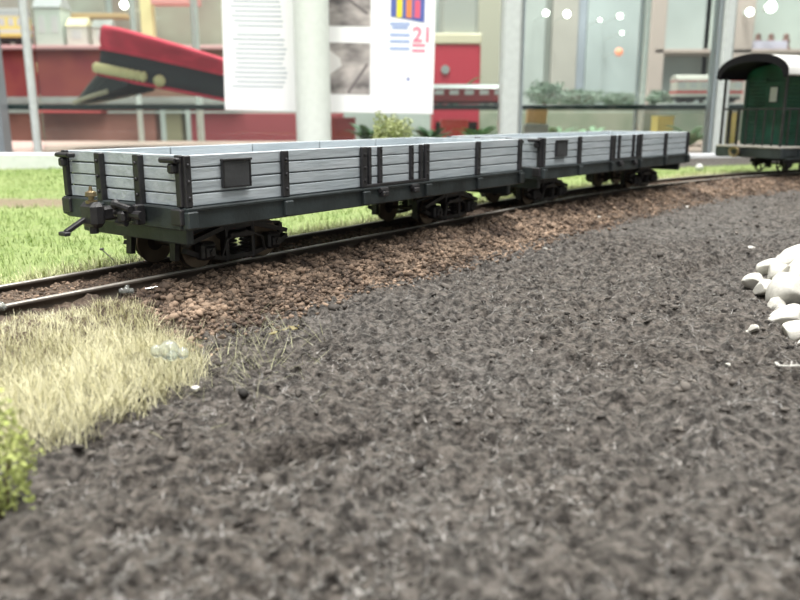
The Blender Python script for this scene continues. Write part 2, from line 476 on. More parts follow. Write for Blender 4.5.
# dry fringe between field and track
n = 14000
t = rng.uniform(-1.6, 9.5, n); o_ = rng.normal(0.46, 0.08, n); xy = track_xy(t, o_); x, y = xy.T
ok = o_ > 0.3; x = x[ok]; y = y[ok]; n = len(x)
blades('fringe_grass', x, y, height(x, y), rng.uniform(0.04, 0.10, n), rng.uniform(0.004, 0.007, n), rng.uniform(0.1, 0.9, n),
       mat('fringe_grass', (0.40, 0.42, 0.20), 0.6, col2=(0.55, 0.55, 0.32), island=0.3), 'dry pale grass fringe between the field and the track', 'grass', bend=rng.uniform(0, 0.7, n))

# ------------------------------------------------------------------ track
rail_m = mat('rail_steel', (0.075, 0.060, 0.048), 0.5, 0.3, var=0.3, scale=6, bump=0.2)
top_m = mat('rail_head', (0.46, 0.43, 0.39), 0.35, 0.5, var=0.15, scale=10)
tr = empty('railway_track', (A0[0], A0[1], 0)); tag(tr, 'dark rusty track curving past the soil under the wagons', 'railway track')
def sweep(prof, t0, t1, dt, off, z, origin):
    ts = np.arange(t0, t1 + 1e-6, dt); V = []; F = []
    m = len(prof)
    for tt in ts:
        for (w_, h_) in prof:
            p = track(tt, off + w_); V.append((p[0] - origin[0], p[1] - origin[1], z + h_))
    for i in range(len(ts) - 1):
        for j in range(m): F.append((i * m + j, i * m + (j + 1) % m, (i + 1) * m + (j + 1) % m, (i + 1) * m + j))
    return V, F
RP = [(-0.030, -0.07), (0.030, -0.07), (0.028, -0.060), (0.006, -0.050), (0.006, -0.019), (0.015, -0.014), (0.015, -0.004), (-0.015, -0.004), (-0.015, -0.014), (-0.006, -0.019), (-0.006, -0.050), (-0.028, -0.060)]
HP = [(-0.0142, -0.0038), (0.0142, -0.0038), (0.012, 0.0), (-0.012, 0.0)]
for sgn in (-1, 1):
    V, F = sweep(RP, -3, 13, 0.25, sgn * (GAUGE / 2 + 0.012), RAIL_TOP, A0)
    ro = link('rail', np_mesh('rail', V, F), rail_m, tr)
    V, F = sweep(HP, -3, 13, 0.25, sgn * (GAUGE / 2 + 0.012), RAIL_TOP, A0)
    link('running_surface', np_mesh('running_surface', V, F), top_m, ro)

# ------------------------------------------------------------------ open wagons
paint = mat('grey_wagon_paint', (0.40, 0.45, 0.48), 0.55, col2=(0.50, 0.545, 0.575), scale=5, stretch=(0.5, 3, 3), bump=0.5, bscale=14, obj_rand=True)
iron = mat('black_iron', (0.022, 0.021, 0.023), 0.45, var=0.4, scale=12, bump=0.25)
sill_m = mat('dark_sill', (0.026, 0.034, 0.036), 0.5, var=0.4, scale=6, bump=0.25)
gear_m = mat('bogie_black', (0.014, 0.012, 0.012), 0.5, var=0.5, scale=10, bump=0.3)
wheel_m = mat('wheel_iron', (0.035, 0.026, 0.021), 0.45, 0.3, var=0.3, scale=10)
tyre_m = mat('worn_tyre', (0.16, 0.125, 0.09), 0.4, 0.7, var=0.2)
brass_m = mat('brass', (0.30, 0.235, 0.13), 0.4, 0.8, var=0.2)
plate_m = mat('slate_plate', (0.055, 0.057, 0.060), 0.6, var=0.2, bump=0.2)
WL, WW, ZS, ZP, ZT = 3.0, 0.907, 0.232, 0.33, 0.555

def bogie(parent, x):
    bg = MB().box((0, 0, 0.17), (0.16, 0.42, 0.05), 0.01).box((0, 0, 0.215), (0.12, 0.12, 0.05)).build('bogie', gear_m, parent, (x, 0, 0))
    for sy in (-1, 1):
        y0 = sy * 0.228
        m = MB()
        top = [(-0.33, 0.125), (-0.28, 0.14), (-0.10, 0.185), (0.10, 0.185), (0.28, 0.14), (0.33, 0.125)]
        for p, q in zip(top[:-1], top[1:]): m.bar((p[0], y0, p[1]), (q[0], y0, q[1]), 0.035, 0.022)
        low = [(-0.33, 0.10), (-0.27, 0.075), (-0.09, 0.035), (0.09, 0.035), (0.27, 0.075), (0.33, 0.10)]
        for p, q in zip(low[:-1], low[1:]): m.bar((p[0], y0, p[1]), (q[0], y0, q[1]), 0.035, 0.022)
        for sx in (-1, 1):
            m.box((sx * 0.085, y0, 0.11), (0.022, 0.04, 0.15))
            m.cyl((sx * 0.085, y0 + sy * 0.012, 0.02), (sx * 0.085, y0 + sy * 0.012, 0.205), 0.012, 6)
        sf = m.build('side_frame', gear_m, bg)
        for sx in (-1, 1):
            ab = MB().box((sx * 0.215, y0 + sy * 0.01, 0.088), (0.085, 0.07, 0.085), 0.012).box((sx * 0.215, y0 + sy * 0.052, 0.085), (0.055, 0.02, 0.055), 0.008)
            ab.cyl((sx * 0.215, y0 + sy * 0.06, 0.085), (sx * 0.215, y0 + sy * 0.07, 0.085), 0.014, 8)
            ab.build('axle_box', gear_m, bg)
        sp = MB()
        for sx in (-0.04, 0.04):
            for i in range(5): sp.lathe((sx, y0, 0.052 + i * 0.018), [(0.022, 0), (0.030, 0.006), (0.022, 0.012)], n=10)
        sp.build('coil_spring', gear_m, bg)
        MB().box((0, y0 + sy * 0.01, 0.145), (0.15, 0.07, 0.03), 0.006).build('bolster_end', gear_m, bg)
        for sx in (-1, 1):
            br = MB()
            br.bar((sx * 0.345, sy * 0.17, 0.05), (sx * 0.335, sy * 0.17, 0.16), 0.04, 0.025)
            br.bar((sx * 0.345, sy * 0.17, 0.16), (sx * 0.12, sy * 0.2, 0.19), 0.016, 0.016)
            br.build('brake_shoe', gear_m, bg)
        dr = MB().tube([(-0.13, y0 + sy * 0.03, 0.05), (-0.1, y0 + sy * 0.035, 0.13), (0.02, y0 + sy * 0.04, 0.16), (0.13, y0 + sy * 0.035, 0.12), (0.15, y0 + sy * 0.03, 0.05)], 0.007, 6)
        dr.build('brake_pipe', gear_m, bg)
    RW = 0.098
    for sx in (-1, 1):
        MB().cyl((sx * 0.215, -0.24, RW), (sx * 0.215, 0.24, RW), 0.014, 10).build('axle', wheel_m, bg)
        for sy in (-1, 1):
            pr = [(0.03, -0.028), (0.072, -0.02), (0.08, -0.024), (RW, -0.024), (RW, 0.010), (0.08, 0.012), (0.07, 0.002), (0.03, 0.014)]
            if sy < 0: pr = [(a, -b) for a, b in pr[::-1]]
            wo = MB().lathe((sx * 0.215, sy * 0.17, RW), pr, 'Y', 32).build('wheel', wheel_m, bg, smooth=True)
            MB().lathe((sx * 0.215, sy * 0.149, RW), [(0.085, -0.004), (RW + 0.009, -0.004), (RW + 0.012, 0.0), (RW + 0.009, 0.004), (0.085, 0.004)], 'Y', 32).build('wheel_flange', tyre_m, bg, smooth=True)
            MB().lathe((sx * 0.215, sy * 0.184, RW), [(0.082, -0.003), (RW, -0.003), (RW, 0.003), (0.082, 0.003)], 'Y', 32).build('tyre_face', tyre_m, bg)
    return bg

def make_wagon():
    r = empty('open_wagon')
    # underframe
    MB().box((0, 0, ZP - 0.02), (WL - 0.06, WW - 0.08, 0.03)).build('deck', paint, r)
    m = MB()
    for sy in (-0.12, 0.12): m.box((0, sy, 0.26), (WL - 0.1, 0.05, 0.11))
    for sx in (-1.05, -0.35, 0.35, 1.05): m.box((sx, 0, 0.27), (0.05, WW - 0.1, 0.07))
    m.build('underframe', gear_m, r)
    for sy in (-1, 1):
        ss = MB().box((0, sy * (WW / 2 - 0.015), (ZS + ZP) / 2), (WL + 0.02, 0.05, ZP - ZS), 0.006).build('side_sill', sill_m, r)
        lip = MB().box((0, sy * (WW / 2 + 0.008), ZP - 0.008), (WL + 0.02, 0.03, 0.014), 0.003).build('sill_edge', sill_m, ss)
    for sx in (-1, 1):
        MB().box((sx * (WL / 2 - 0.01), 0, (ZS + ZP) / 2), (0.06, WW - 0.03, ZP - ZS), 0.006).build('headstock', sill_m, r)
        MB().box((sx * (WL / 2 - 0.06), 0, 0.20), (0.04, WW - 0.10, 0.085), 0.006).build('buffer_plate', sill_m, r)
    # planks, row by row between the posts
    rows = 4; ph = (ZT - ZP) / rows; gap = 0.0065
    side = MB().box((0, 0, 0), (0.6 - 0.008, 0.036, ph - gap), 0.003).mesh('side_plank')
    endp = MB().box((0, 0, 0), (0.036, 0.296, ph - gap), 0.003).mesh('end_plank')
    core = mat('plank_core', (0.10, 0.11, 0.115), 0.8)
    for sy in (-1, 1): MB().box((0, sy * (WW / 2 - 0.028), (ZP + ZT) / 2 - 0.004), (WL - 0.06, 0.018, ZT - ZP - 0.012)).build('side_core', core, r)
    for sx in (-1, 1): MB().box((sx * (WL / 2 - 0.028), 0, (ZP + ZT) / 2 - 0.004), (0.018, WW - 0.08, ZT - ZP - 0.012)).build('end_core', core, r)
    posts = [-1.5, -0.9, -0.3, 0.3, 0.9, 1.5]
    for sy in (-1, 1):
        for i in range(5):
            for k in range(rows):
                o = link('plank', side, paint, r, ((posts[i] + posts[i + 1]) / 2, sy * (WW / 2 - 0.028 + random.uniform(-0.0008, 0.0008)), ZP + ph * (k + 0.5) + random.uniform(-0.0012, 0.0012)))
                o.rotation_euler = (0, random.uniform(-0.0025, 0.0025), PI if sy > 0 else 0)
    for sx in (-1, 1):
        for i in range(3):
            for k in range(rows):
                o = link('plank', endp, paint, r, (sx * (WL / 2 - 0.028 + random.uniform(-0.0008, 0.0008)), (i - 1) * 0.296, ZP + ph * (k + 0.5) + random.uniform(-0.0012, 0.0012)))
                o.rotation_euler = (random.uniform(-0.004, 0.004), 0, PI if sx > 0 else 0)
    # posts on the sides
    def rivets(m, x, y, sy, zs):
        for z in zs: m.ball((x, y + sy * 0.012, z), 0.009, (1, 0.7, 1), 6)
    for sy in (-1, 1):
        yy = sy * (WW / 2 + 0.004)
        for i, x in enumerate(posts):
            corner = i in (0, 5)
            xx = x + (0.016 if i == 0 else -0.016 if i == 5 else 0)
            m = MB().box((xx, yy, (ZP + ZT) / 2 - 0.002), (0.043 if not corner else 0.036, 0.022, ZT - ZP - 0.004), 0.004)
            rivets(m, xx, yy, sy, (ZP + 0.04, ZP + 0.11, ZP + 0.18))
            po = m.build('corner_post' if corner else 'side_post', iron, r)
            MB().box((xx, yy + sy * 0.014, ZS + 0.045), (0.058, 0.034, 0.075), 0.006).build('stake_pocket', sill_m, po)
        for x in (-0.245, 0.245):
            MB().box((x, yy - sy * 0.004, (ZP + ZT) / 2 - 0.004), (0.022, 0.02, ZT - ZP - 0.004), 0.003).build('door_edge_strap', iron, r)
        for x in (-0.15, 0.15):
            m = MB().box((x, yy - sy * 0.004, (ZP + ZT) / 2 - 0.004), (0.028, 0.02, ZT - ZP - 0.006), 0.003)
            rivets(m, x, yy - sy * 0.006, sy, (ZP + 0.03, ZP + 0.09, ZP + 0.15, ZP + 0.2)); st = m.build('door_strap', iron, r)
            MB().cyl((x - 0.035, yy + sy * 0.02, ZP - 0.02), (x + 0.035, yy + sy * 0.02, ZP - 0.02), 0.014, 8).box((x, yy + sy * 0.03, ZP - 0.04), (0.05, 0.03, 0.03), 0.006).build('door_hinge', iron, st)
        MB().box((0, yy, ZP + 0.008), (0.58, 0.024, 0.018), 0.003).build('door_sill', iron, r)
        # plate
        px = -1.21 * (1 if sy < 0 else -1)
        pl = MB().box((px, yy - sy * 0.004, 0.462), (0.155, 0.022, 0.115), 0.003).build('label_plate', plate_m, r)
        MB().box((px, yy + sy * 0.006, 0.524), (0.175, 0.022, 0.010), 0.002).box((px - 0.079, yy + sy * 0.004, 0.462), (0.008, 0.014, 0.118)).box((px + 0.079, yy + sy * 0.004, 0.462), (0.008, 0.014, 0.118)).box((px, yy + sy * 0.004, 0.404), (0.165, 0.014, 0.008)).build('plate_frame', iron, pl)
    # ends
    for sx in (-1, 1):
        xx = sx * (WL / 2 + 0.004)
        for y in (-0.148, 0.148):
            m = MB().box((xx, y, (ZS + ZT) / 2 + 0.02), (0.030, 0.046, ZT - ZS - 0.055), 0.004)
            for z in (ZP + 0.04, ZP + 0.11, ZP + 0.18): m.ball((xx + sx * 0.018, y, z), 0.009, (0.7, 1, 1), 6)
            ep = m.build('end_post', iron, r)
            MB().box((xx + sx * 0.02, y, ZP - 0.045), (0.045, 0.07, 0.07), 0.006).build('stake_pocket', sill_m, ep)
        for sy in (-1, 1):
            cp = MB().box((xx, sy * (WW / 2 - 0.02), (ZP + ZT) / 2), (0.024, 0.036, ZT - ZP - 0.004), 0.004).box((xx + sx * 0.01, sy * (WW / 2 - 0.03), ZP - 0.04), (0.035, 0.07, 0.07), 0.005).build('corner_strap', iron, r)
            MB().box((xx + sx * 0.018, sy * (WW / 2 - 0.055), ZT - 0.024), (0.04, 0.11, 0.024), 0.006).box((xx + sx * 0.022, sy * (WW / 2 - 0.035), ZT - 0.058), (0.036, 0.04, 0.042), 0.008).cyl((xx + sx * 0.034, sy * (WW / 2 - 0.10), ZT - 0.024), (xx + sx * 0.034, sy * (WW / 2), ZT - 0.024), 0.010, 8).build('corner_bracket', iron, cp)
        # coupler
        hd = MB().box((xx + sx * 0.06, 0.0, 0.285), (0.12, 0.07, 0.06), 0.01).box((xx + sx * 0.15, 0.0, 0.285), (0.07, 0.115, 0.115), 0.02).cyl((xx + sx * 0.15, 0, 0.20), (xx + sx * 0.15, 0, 0.235), 0.02, 8).build('coupler_head', iron, r)
        MB().lathe((xx + sx * 0.15, 0.0, 0.335), [(0.026, 0.0), (0.026, 0.012), (0.012, 0.016), (0.012, 0.028), (0.026, 0.032), (0.024, 0.05), (0.010, 0.056), (0.006, 0.075)], n=10).build('brass_pin', brass_m, hd, smooth=True)
        if sx < 0: MB().bar((xx + sx * 0.17, 0.02, 0.27), (xx + sx * 0.27, 0.03, 0.215), 0.03, 0.02, 0.004).box((xx + sx * 0.275, 0.03, 0.21), (0.03, 0.055, 0.018), 0.004).build('coupler_link', iron, hd)
        m = MB().cyl((xx + sx * 0.07, -0.06, 0.29), (xx + sx * 0.07, -0.25, 0.29), 0.02, 10).box((xx + sx * 0.05, -0.2, 0.29), (0.05, 0.03, 0.09), 0.006)
        m.cyl((xx + sx * 0.09, -0.1, 0.33), (xx + sx * 0.09, -0.2, 0.315), 0.016, 8).ball((xx + sx * 0.09, -0.09, 0.33), 0.024, n=8).box((xx + sx * 0.085, -0.14, 0.28), (0.05, 0.05, 0.05), 0.01)
        m.cyl((xx + sx * 0.09, -0.16, 0.25), (xx + sx * 0.09, -0.09, 0.25), 0.014, 8).build('brake_gear', iron, r)
    for x in (-1.015, 0.93): bogie(r, x)
    return r

def place_on_track(o, ta, tb_, cx):
    """bogie pivots at track parameters ta and tb_; cx = local x of the first pivot"""
    a = track(ta); b = track(tb_)
    h = math.atan2(b[1] - a[1], b[0] - a[0])
    o.location = (a[0] - cx * math.cos(h), a[1] - cx * math.sin(h), RAIL_TOP + 0.0015); o.rotation_euler = (0, 0, h)

w1 = make_wagon()
tag(w1, 'nearest low grey plank wagon with black posts, its coupler end towards the viewer', 'wagon', 'low grey open wagons')
w2 = copy_tree(w1)
place_on_track(w1, 0.485, 2.43, -1.015)
place_on_track(w2, 3.92, 5.865, -1.015)
tag(w2, 'farther low grey plank wagon coupled behind the nearest one', 'wagon', 'low grey open wagons')

# ------------------------------------------------------------------ green platform coach
green_m = mat('green_coach_paint', (0.006, 0.058, 0.038), 0.45, var=0.3, scale=5)
dgreen_m = mat('dark_green_trim', (0.008, 0.035, 0.028), 0.5)
roof_m = mat('pale_roof', (0.66, 0.66, 0.63), 0.6, var=0.08)
lining_m = mat('dark_roof_lining', (0.010, 0.009, 0.012), 0.85, spec=0.2)
wood_m = mat('platform_boards', (0.42, 0.40, 0.36), 0.7, var=0.2, stretch=(1, 10, 1))
pane_m = mat('pale_pane', (0.56, 0.56, 0.55), 0.15)
def arch(wd, z0, z1, n=18):
    return [(-wd / 2 * math.cos(PI * i / n), z0 + (z1 - z0) * math.sin(PI * i / n) ** 0.8) for i in range(n + 1)]
def make_coach():
    r = empty('platform_coach'); CL = 4.2; W = 0.94
    MB().box((CL / 2, 0, 0.27), (CL - 0.1, W - 0.2, 0.10)).build('underframe', gear_m, r)
    for sy in (-1, 1): MB().box((CL / 2, sy * (W / 2 - 0.02), 0.27), (CL, 0.05, 0.10), 0.006).build('side_sill', sill_m, r)
    for x in (0.02, CL - 0.02): MB().box((x, 0, 0.265), (0.06, W + 0.08, 0.13), 0.006).build('end_beam', sill_m, r)
    MB().box((CL / 2, 0, 0.335), (CL + 0.04, W + 0.04, 0.022), 0.004).build('platform_floor', wood_m, r)
    b = MB().cyl((-0.01, 0.12, 0.27), (-0.09, 0.12, 0.27), 0.035, 12).build('buffer_shank', iron, r)
    t_ = MB(); pts = [(0.068 * math.cos(2 * PI * i / 16), 0.055 * math.sin(2 * PI * i / 16)) for i in range(17)]
    t_.tube([(-0.10, 0.12 + a, 0.27 + c) for a, c in pts], 0.017, 8).build('buffer_ring', brass_m, b)
    # body with grooved boards
    x0, x1 = 0.42, CL - 0.42
    zb, zt = 0.345, 1.19; nb = 17; bh = (zt - zb) / nb
    for sy in (-1, 1):
        m = MB()
        for k in range(nb): m.box(((x0 + x1) / 2, sy * (W / 2 - 0.02), zb + bh * (k + 0.5)), (x1 - x0, 0.03, bh - 0.012), 0.006)
        m.box(((x0 + x1) / 2, sy * (W / 2 - 0.03), (zb + zt) / 2), (x1 - x0, 0.02, zt - zb)); m.build('side_boarding', green_m, r)
    for x, sx in ((x0, -1), (x1, 1)):
        m = MB()
        for k in range(nb):
            for a, b2 in ((-W / 2 + 0.03, -0.15), (0.15, W / 2 - 0.03)): m.box((x, (a + b2) / 2, zb + bh * (k + 0.5)), (0.03, b2 - a, bh - 0.012), 0.006)
        m.prism(arch(W, zt, 1.36), x - 0.01, x + 0.01, 'YZ'); m.box((x - sx * 0.01, 0, (zb + zt) / 2), (0.02, W - 0.04, zt - zb)); m.build('end_boarding', green_m, r)
        d = MB().box((x + sx * 0.012, 0, 0.75), (0.03, 0.30, 0.80), 0.006).build('end_door', green_m, r)
        MB().box((x + sx * 0.026, 0.11, 0.70), (0.02, 0.015, 0.05)).build('door_handle', brass_m, d)
        wf = MB().box((x + sx * 0.026, sx * -0.01, 0.98), (0.02, 0.13, 0.21), 0.004).build('door_window', dgreen_m, d)
        MB().box((x + sx * 0.034, sx * -0.01, 0.98), (0.012, 0.105, 0.18)).build('window_pane', pane_m, d)
        for sy in (-1, 1): MB().box((x, sy * (W / 2 - 0.015), (zb + zt) / 2), (0.05, 0.05, zt - zb), 0.004).build('corner_trim', dgreen_m, r)
    for sy in (-1, 1):
        for i in range(4):
            x = x0 + 0.5 + i * 0.68
            wf = MB().box((x, sy * (W / 2 - 0.004), 0.96), (0.30, 0.02, 0.32), 0.004).build('side_window', dgreen_m, r)
            MB().box((x, sy * (W / 2 + 0.004), 0.96), (0.25, 0.01, 0.27)).build('window_pane', pane_m, wf)
    # roof
    o = arch(1.06, 1.20, 1.46); i_ = arch(1.02, 1.185, 1.435)
    MB().prism(o + i_[::-1], -0.06, CL + 0.06, 'YZ').build('roof', roof_m, r, smooth=True)
    o2 = arch(1.015, 1.183, 1.430); i2 = arch(0.99, 1.17, 1.415)
    MB().prism(o2 + i2[::-1], -0.05, CL + 0.05, 'YZ').build('roof_lining', lining_m, r, smooth=True)
    o3 = arch(1.07, 1.195, 1.465); i3 = arch(0.95, 1.16, 1.37)
    for x in (-0.075, CL + 0.055): MB().prism(o3 + i3[::-1], x, x + 0.02, 'YZ').build('roof_hood', lining_m, r, smooth=True)
    # platform railings
    for x in (0.02, CL - 0.02):
        for sy in (-1, 1): MB().box((x, sy * (W / 2 - 0.01), 0.765), (0.026, 0.026, 0.85)).build('platform_post', iron, r)
        MB().box((x, 0, 0.80), (0.03, W - 0.02, 0.022)).build('handrail', iron, r)
        for k in range(6): MB().box((x, -0.33 + k * 0.132, 0.575), (0.016, 0.018, 0.45)).build('baluster', iron, r)
        xi = 0.21 if x < 1 else CL - 0.21
        for sy in (-1, 1):
            MB().box((xi, sy * (W / 2 - 0.01), 0.80), (0.36, 0.022, 0.022)).build('side_handrail', iron, r)
            for k in range(2): MB().box((xi - 0.08 + 0.16 * k, sy * (W / 2 - 0.01), 0.575), (0.016, 0.016, 0.45)).build('baluster', iron, r)
            MB().box((xi, sy * (W / 2 + 0.03), 0.20), (0.28, 0.09, 0.018)).box((xi - 0.13, sy * (W / 2 + 0.01), 0.25), (0.015, 0.03, 0.12)).box((xi + 0.13, sy * (W / 2 + 0.01), 0.25), (0.015, 0.03, 0.12)).build('footstep', sill_m, r)
    # two bogies with spoked wheels
    for x in (0.72, CL - 0.72):
        bg = MB().box((0, 0, 0.2), (0.2, 0.42, 0.06), 0.01).build('bogie', gear_m, r, (x, 0, 0))
        for sy in (-1, 1):
            m = MB().box((0, sy * 0.245, 0.145), (0.72, 0.03, 0.05), 0.006)
            for sx in (-1, 1): m.box((sx * 0.26, sy * 0.25, 0.11), (0.08, 0.05, 0.09), 0.01)
            m.cyl((0, sy * 0.25, 0.04), (0, sy * 0.25, 0.13), 0.035, 10); m.build('side_frame', gear_m, bg)
            for sx in (-1, 1):
                m = MB(); R_ = 0.118
                pts = [(R_ * 0.9 * math.cos(2 * PI * i / 20), R_ * 0.9 * math.sin(2 * PI * i / 20)) for i in range(21)]
                m.tube([(sx * 0.26 + a, sy * 0.17, R_ + c) for a, c in pts], 0.0105, 6)
                for i in range(5): a = 2 * PI * i / 5; m.bar((sx * 0.26, sy * 0.17, R_), (sx * 0.26 + 0.09 * math.cos(a), sy * 0.17, R_ + 0.09 * math.sin(a)), 0.016, 0.02)
                m.cyl((sx * 0.26, sy * 0.15, R_), (sx * 0.26, sy * 0.19, R_), 0.025, 10); m.build('spoked_wheel', wheel_m, bg)
        for sx in (-1, 1): MB().cyl((sx * 0.26, -0.25, 0.118), (sx * 0.26, 0.25, 0.118), 0.013, 8).build('axle', wheel_m, bg)
    return r
coach = make_coach()
tag(coach, 'dark green platform coach with black arched roof hood at the right end of the track', 'railway coach')
COACH_T = 8.68
place_on_track(coach, COACH_T + 0.72, COACH_T + 3.48, 0.72)

# ------------------------------------------------------------------ white stones
marble = mat('white_marble', (0.60, 0.585, 0.53), 0.5, var=0.06, scale=6, bump=0.25, bscale=8)
def stone_mesh(seed):
    r_ = np.random.default_rng(seed)
    b = bmesh.new(); bmesh.ops.create_icosphere(b, subdivisions=4, radius=1)
    dirs = [Vector(r_.normal(size=3)).normalized() for _ in range(9)]; cut = r_.uniform(0.50, 0.88, 9)
    for v in b.verts:
        p = v.co.copy()
        for d, c in zip(dirs, cut):
            k = p.dot(d)
            if k > c: p -= d * (k - c) * 0.95
        v.co = p
    me = bpy.data.meshes.new('marble_chip'); b.to_mesh(me); b.free()
    for p in me.polygons: p.use_smooth = True
    me.set_sharp_from_angle(angle=math.radians(42))
    return me
SM = [stone_mesh(i) for i in range(6)]
GS = 'white stones in the heap at the right'
def stone(px, py, Y, sx, sy, sz_, rz, tilt, label, i, group=GS):
    p = at(px, py, Y)
    o = link('marble_stone', SM[i % 6], marble, None, p, (0, tilt, rz)); o.scale = (sx, sy, sz_)
    return tag(o, label, 'stone', group)
vis = [
 (754, 281, 3.95, .075, .05, .042, .5, -.1, 'leftmost egg shaped white stone at the tip of the heap'),
 (763, 288, 3.80, .075, .05, .045, 1.0, -.35, 'slanted white stone leaning right beside the leftmost one of the heap'),
 (788, 256, 4.05, .13, .06, .045, .5, -.3, 'long slanting white stone on top of the heap'),
 (769, 268, 4.00, .07, .06, .05, .3, -.3, 'small white stone just above the leftmost pair in the heap'),
 (778, 276, 3.92, .08, .07, .085, .2, .2, 'upright blocky white stone behind the slanted one'),
 (797, 264, 4.00, .09, .07, .05, .1, -.1, 'white stone tucked beneath the long top stone'),
 (789, 296, 3.62, .115, .10, .115, .7, -.4, 'largest rounded white stone in the middle of the heap'),
 (799, 280, 3.75, .10, .08, .09, .2, -.2, 'white stone at frame edge above the largest one'),
 (774, 305, 3.55, .055, .05, .045, .7, .1, 'small white stone at the lower left foot of the largest one'),
 (787, 319, 3.28, .10, .065, .058, .4, -.35, 'flat slanting white stone below the largest one'),
 (796, 333, 3.10, .075, .06, .06, .5, -.25, 'white stone second from the bottom at the frame edge'),
 (781, 264, 4.10, .06, .06, .05, .3, .2, 'small white stone wedged under the left end of the long top stone'),
 (784, 284, 3.80, .07, .06, .06, .9, .3, 'white stone squeezed between the upright block and the largest stone'),
 (781, 312, 3.42, .05, .045, .04, .2, .2, 'pebble sized white stone between the small foot stone and the flat slanting one'),
 (803, 350, 2.95, .06, .05, .065, .2, .1, 'lowest white stone of the heap cut by the frame edge'),
]
for i, v in enumerate(vis): stone(*v, i)
nst = 0
for ring, (cnt, rad, zz_) in enumerate(((13, 0.62, 0.05), (11, 0.45, 0.12), (9, 0.30, 0.22), (5, 0.14, 0.30), (1, 0, 0.36))):
    for k in range(cnt):
        a = 2 * PI * (k + 0.5 * ring) / cnt; x = 2.36 + rad * math.cos(a) * random.uniform(.9, 1.1); y = 3.55 + 1.15 * rad * math.sin(a)
        if x < 0.513 * y + 0.17: continue
        o = link('marble_stone', SM[(nst * 5 + ring) % 6], marble, None, (x, y, hz(x, y) + zz_ - 0.015), (random.uniform(-.4, .4), random.uniform(-.4, .4), random.uniform(0, 6)))
        s_ = random.uniform(.085, .12); o.scale = (s_ * 1.2, s_, s_ * .85); nst += 1
        tag(o, ('white stone in the bottom ring of the heap beyond the right frame edge', 'white stone in the second layer of the heap beyond the right frame edge', 'white stone in the third layer of the heap beyond the right frame edge', 'white stone near the summit of the heap beyond the right frame edge', 'topmost white stone on the summit of the heap')[ring], 'stone', GS)

# ------------------------------------------------------------------ small litter on the layout
def ground_at(px, py):
    lo_, hi_ = 0.8, 16.0
    for _ in range(40):
        md = (lo_ + hi_) / 2; p = at(px, py, md)
        if p.z > hz(p.x, p.y): lo_ = md
        else: hi_ = md
    p = at(px, py, lo_); return p.x, p.y, hz(p.x, p.y)
foam = mat('white_foam', (0.75, 0.75, 0.73), 0.7)
def crumb(px, py, r, label, sq=(1.2, 0.9, 0.7), i=0):
    x, y, z = ground_at(px, py)
    o = link('foam_crumb', SM[i % 6], foam, None, (x, y, z + r * sq[2] * 0.7), (0, 0, i * 1.3)); o.scale = (r * sq[0], r * sq[1], r * sq[2])
    return tag(o, label, 'crumb', 'white crumbs lying on the soil')
crumb(753, 331, 0.026, 'small white crumb on the soil left of the lower heap stones', i=1)
crumb(748, 333, 0.010, 'tiny white chip touching the left of the crumb near the heap', i=2)
crumb(751, 250, 0.024, 'white crumb on the soil above the tip of the stone heap', i=2)
crumb(599, 219, 0.022, 'white crumb at the foot of the brown ballast', i=3)
crumb(545, 250, 0.016, 'tiny white chip on soil below the middle of the track', i=4)
crumb(687, 208, 0.018, 'tiny white chip at the end of the brown ballast near the coach', i=5)
crumb(728, 366, 0.009, 'tiny pale chip on the soil below the crumb near the heap', i=0)
x, y, z = ground_at(699, 171)
tag(MB().ball((0, 0, 0), 0.055, n=14).ball((0.02, 0.01, -0.03), 0.04, n=10).build('foam_ball', foam, None, (x, y, z + 0.05), smooth=True), 'white foam ball on the green strip between far wagon and coach', 'ball')
x, y, z = ground_at(790, 369)
cm = MB(); ps = [(-0.035, 0.03, 0.010), (-0.04, 0.0, 0.008), (-0.015, -0.018, 0.012), (0.015, -0.015, 0.014), (0.05, -0.02, 0.007), (0.065, -0.03, 0.006)]
for p, q in zip(ps[:-1], ps[1:]): cm.bar(p, q, 0.012, 0.005, 0.002)
tag(cm.build('paper_shred', mat('dull_shred', (0.38, 0.37, 0.34), 0.6), None, (x, y, z + 0.004)), 'curved pale shred on the soil under the stone heap', 'shred')
# clear glue droplets
dm = bpy.data.materials.new('clear_droplet'); dm.use_nodes = True; b_ = dm.node_tree.nodes['Principled BSDF']
b_.inputs['Base Color'].default_value = (0.95, 1, 0.96, 1); b_.inputs['Roughness'].default_value = 0.05; b_.inputs['Transmission Weight'].default_value = 0.85; b_.inputs['IOR'].default_value = 1.4
def drops(px, py, lst, label, lift):
    x, y, z = ground_at(px, py); m = MB()
    for dx, dy, dz, r in lst: m.ball((dx, dy, dz), r, n=12)
    return tag(m.build('glue_droplet', dm, None, (x, y, z + lift), smooth=True), label, 'droplet', 'clear glue droplets')
drops(171, 376, [(0, 0, 0, .034), (-.045, .01, -.006, .022), (.045, .0, -.01, .02), (.015, -.02, -.012, .018)], 'clear bubbly glue droplet on the straw grass', 0.09)
drops(127, 295, [(0, 0, 0, .017), (-.024, .004, -.002, .012), (.02, .004, -.002, .012), (.0, .01, .014, .010)], 'clear glue droplet cluster beside the near rail', 0.02)
drops(1, 314, [(0, 0, 0, .02), (.015, .0, -.005, .012)], 'clear glue droplet at the left frame edge under the rail', 0.03)
crumb(195, 391, 0.015, 'bright white chip beside the droplet at the grass edge', i=3)
x, y, z = ground_at(150, 292)
tag(MB().bar((-0.04, -0.005, 0), (0.045, 0.01, 0.012), 0.010, 0.006, 0.002).build('wire_offcut', mat('bright_wire', (0.8, 0.8, 0.8), 0.2, 0.9), None, (x, y, z + 0.012)), 'short shiny wire offcut lying beside the near rail', 'wire')
x, y, z = ground_at(283, 334)
lf = MB()
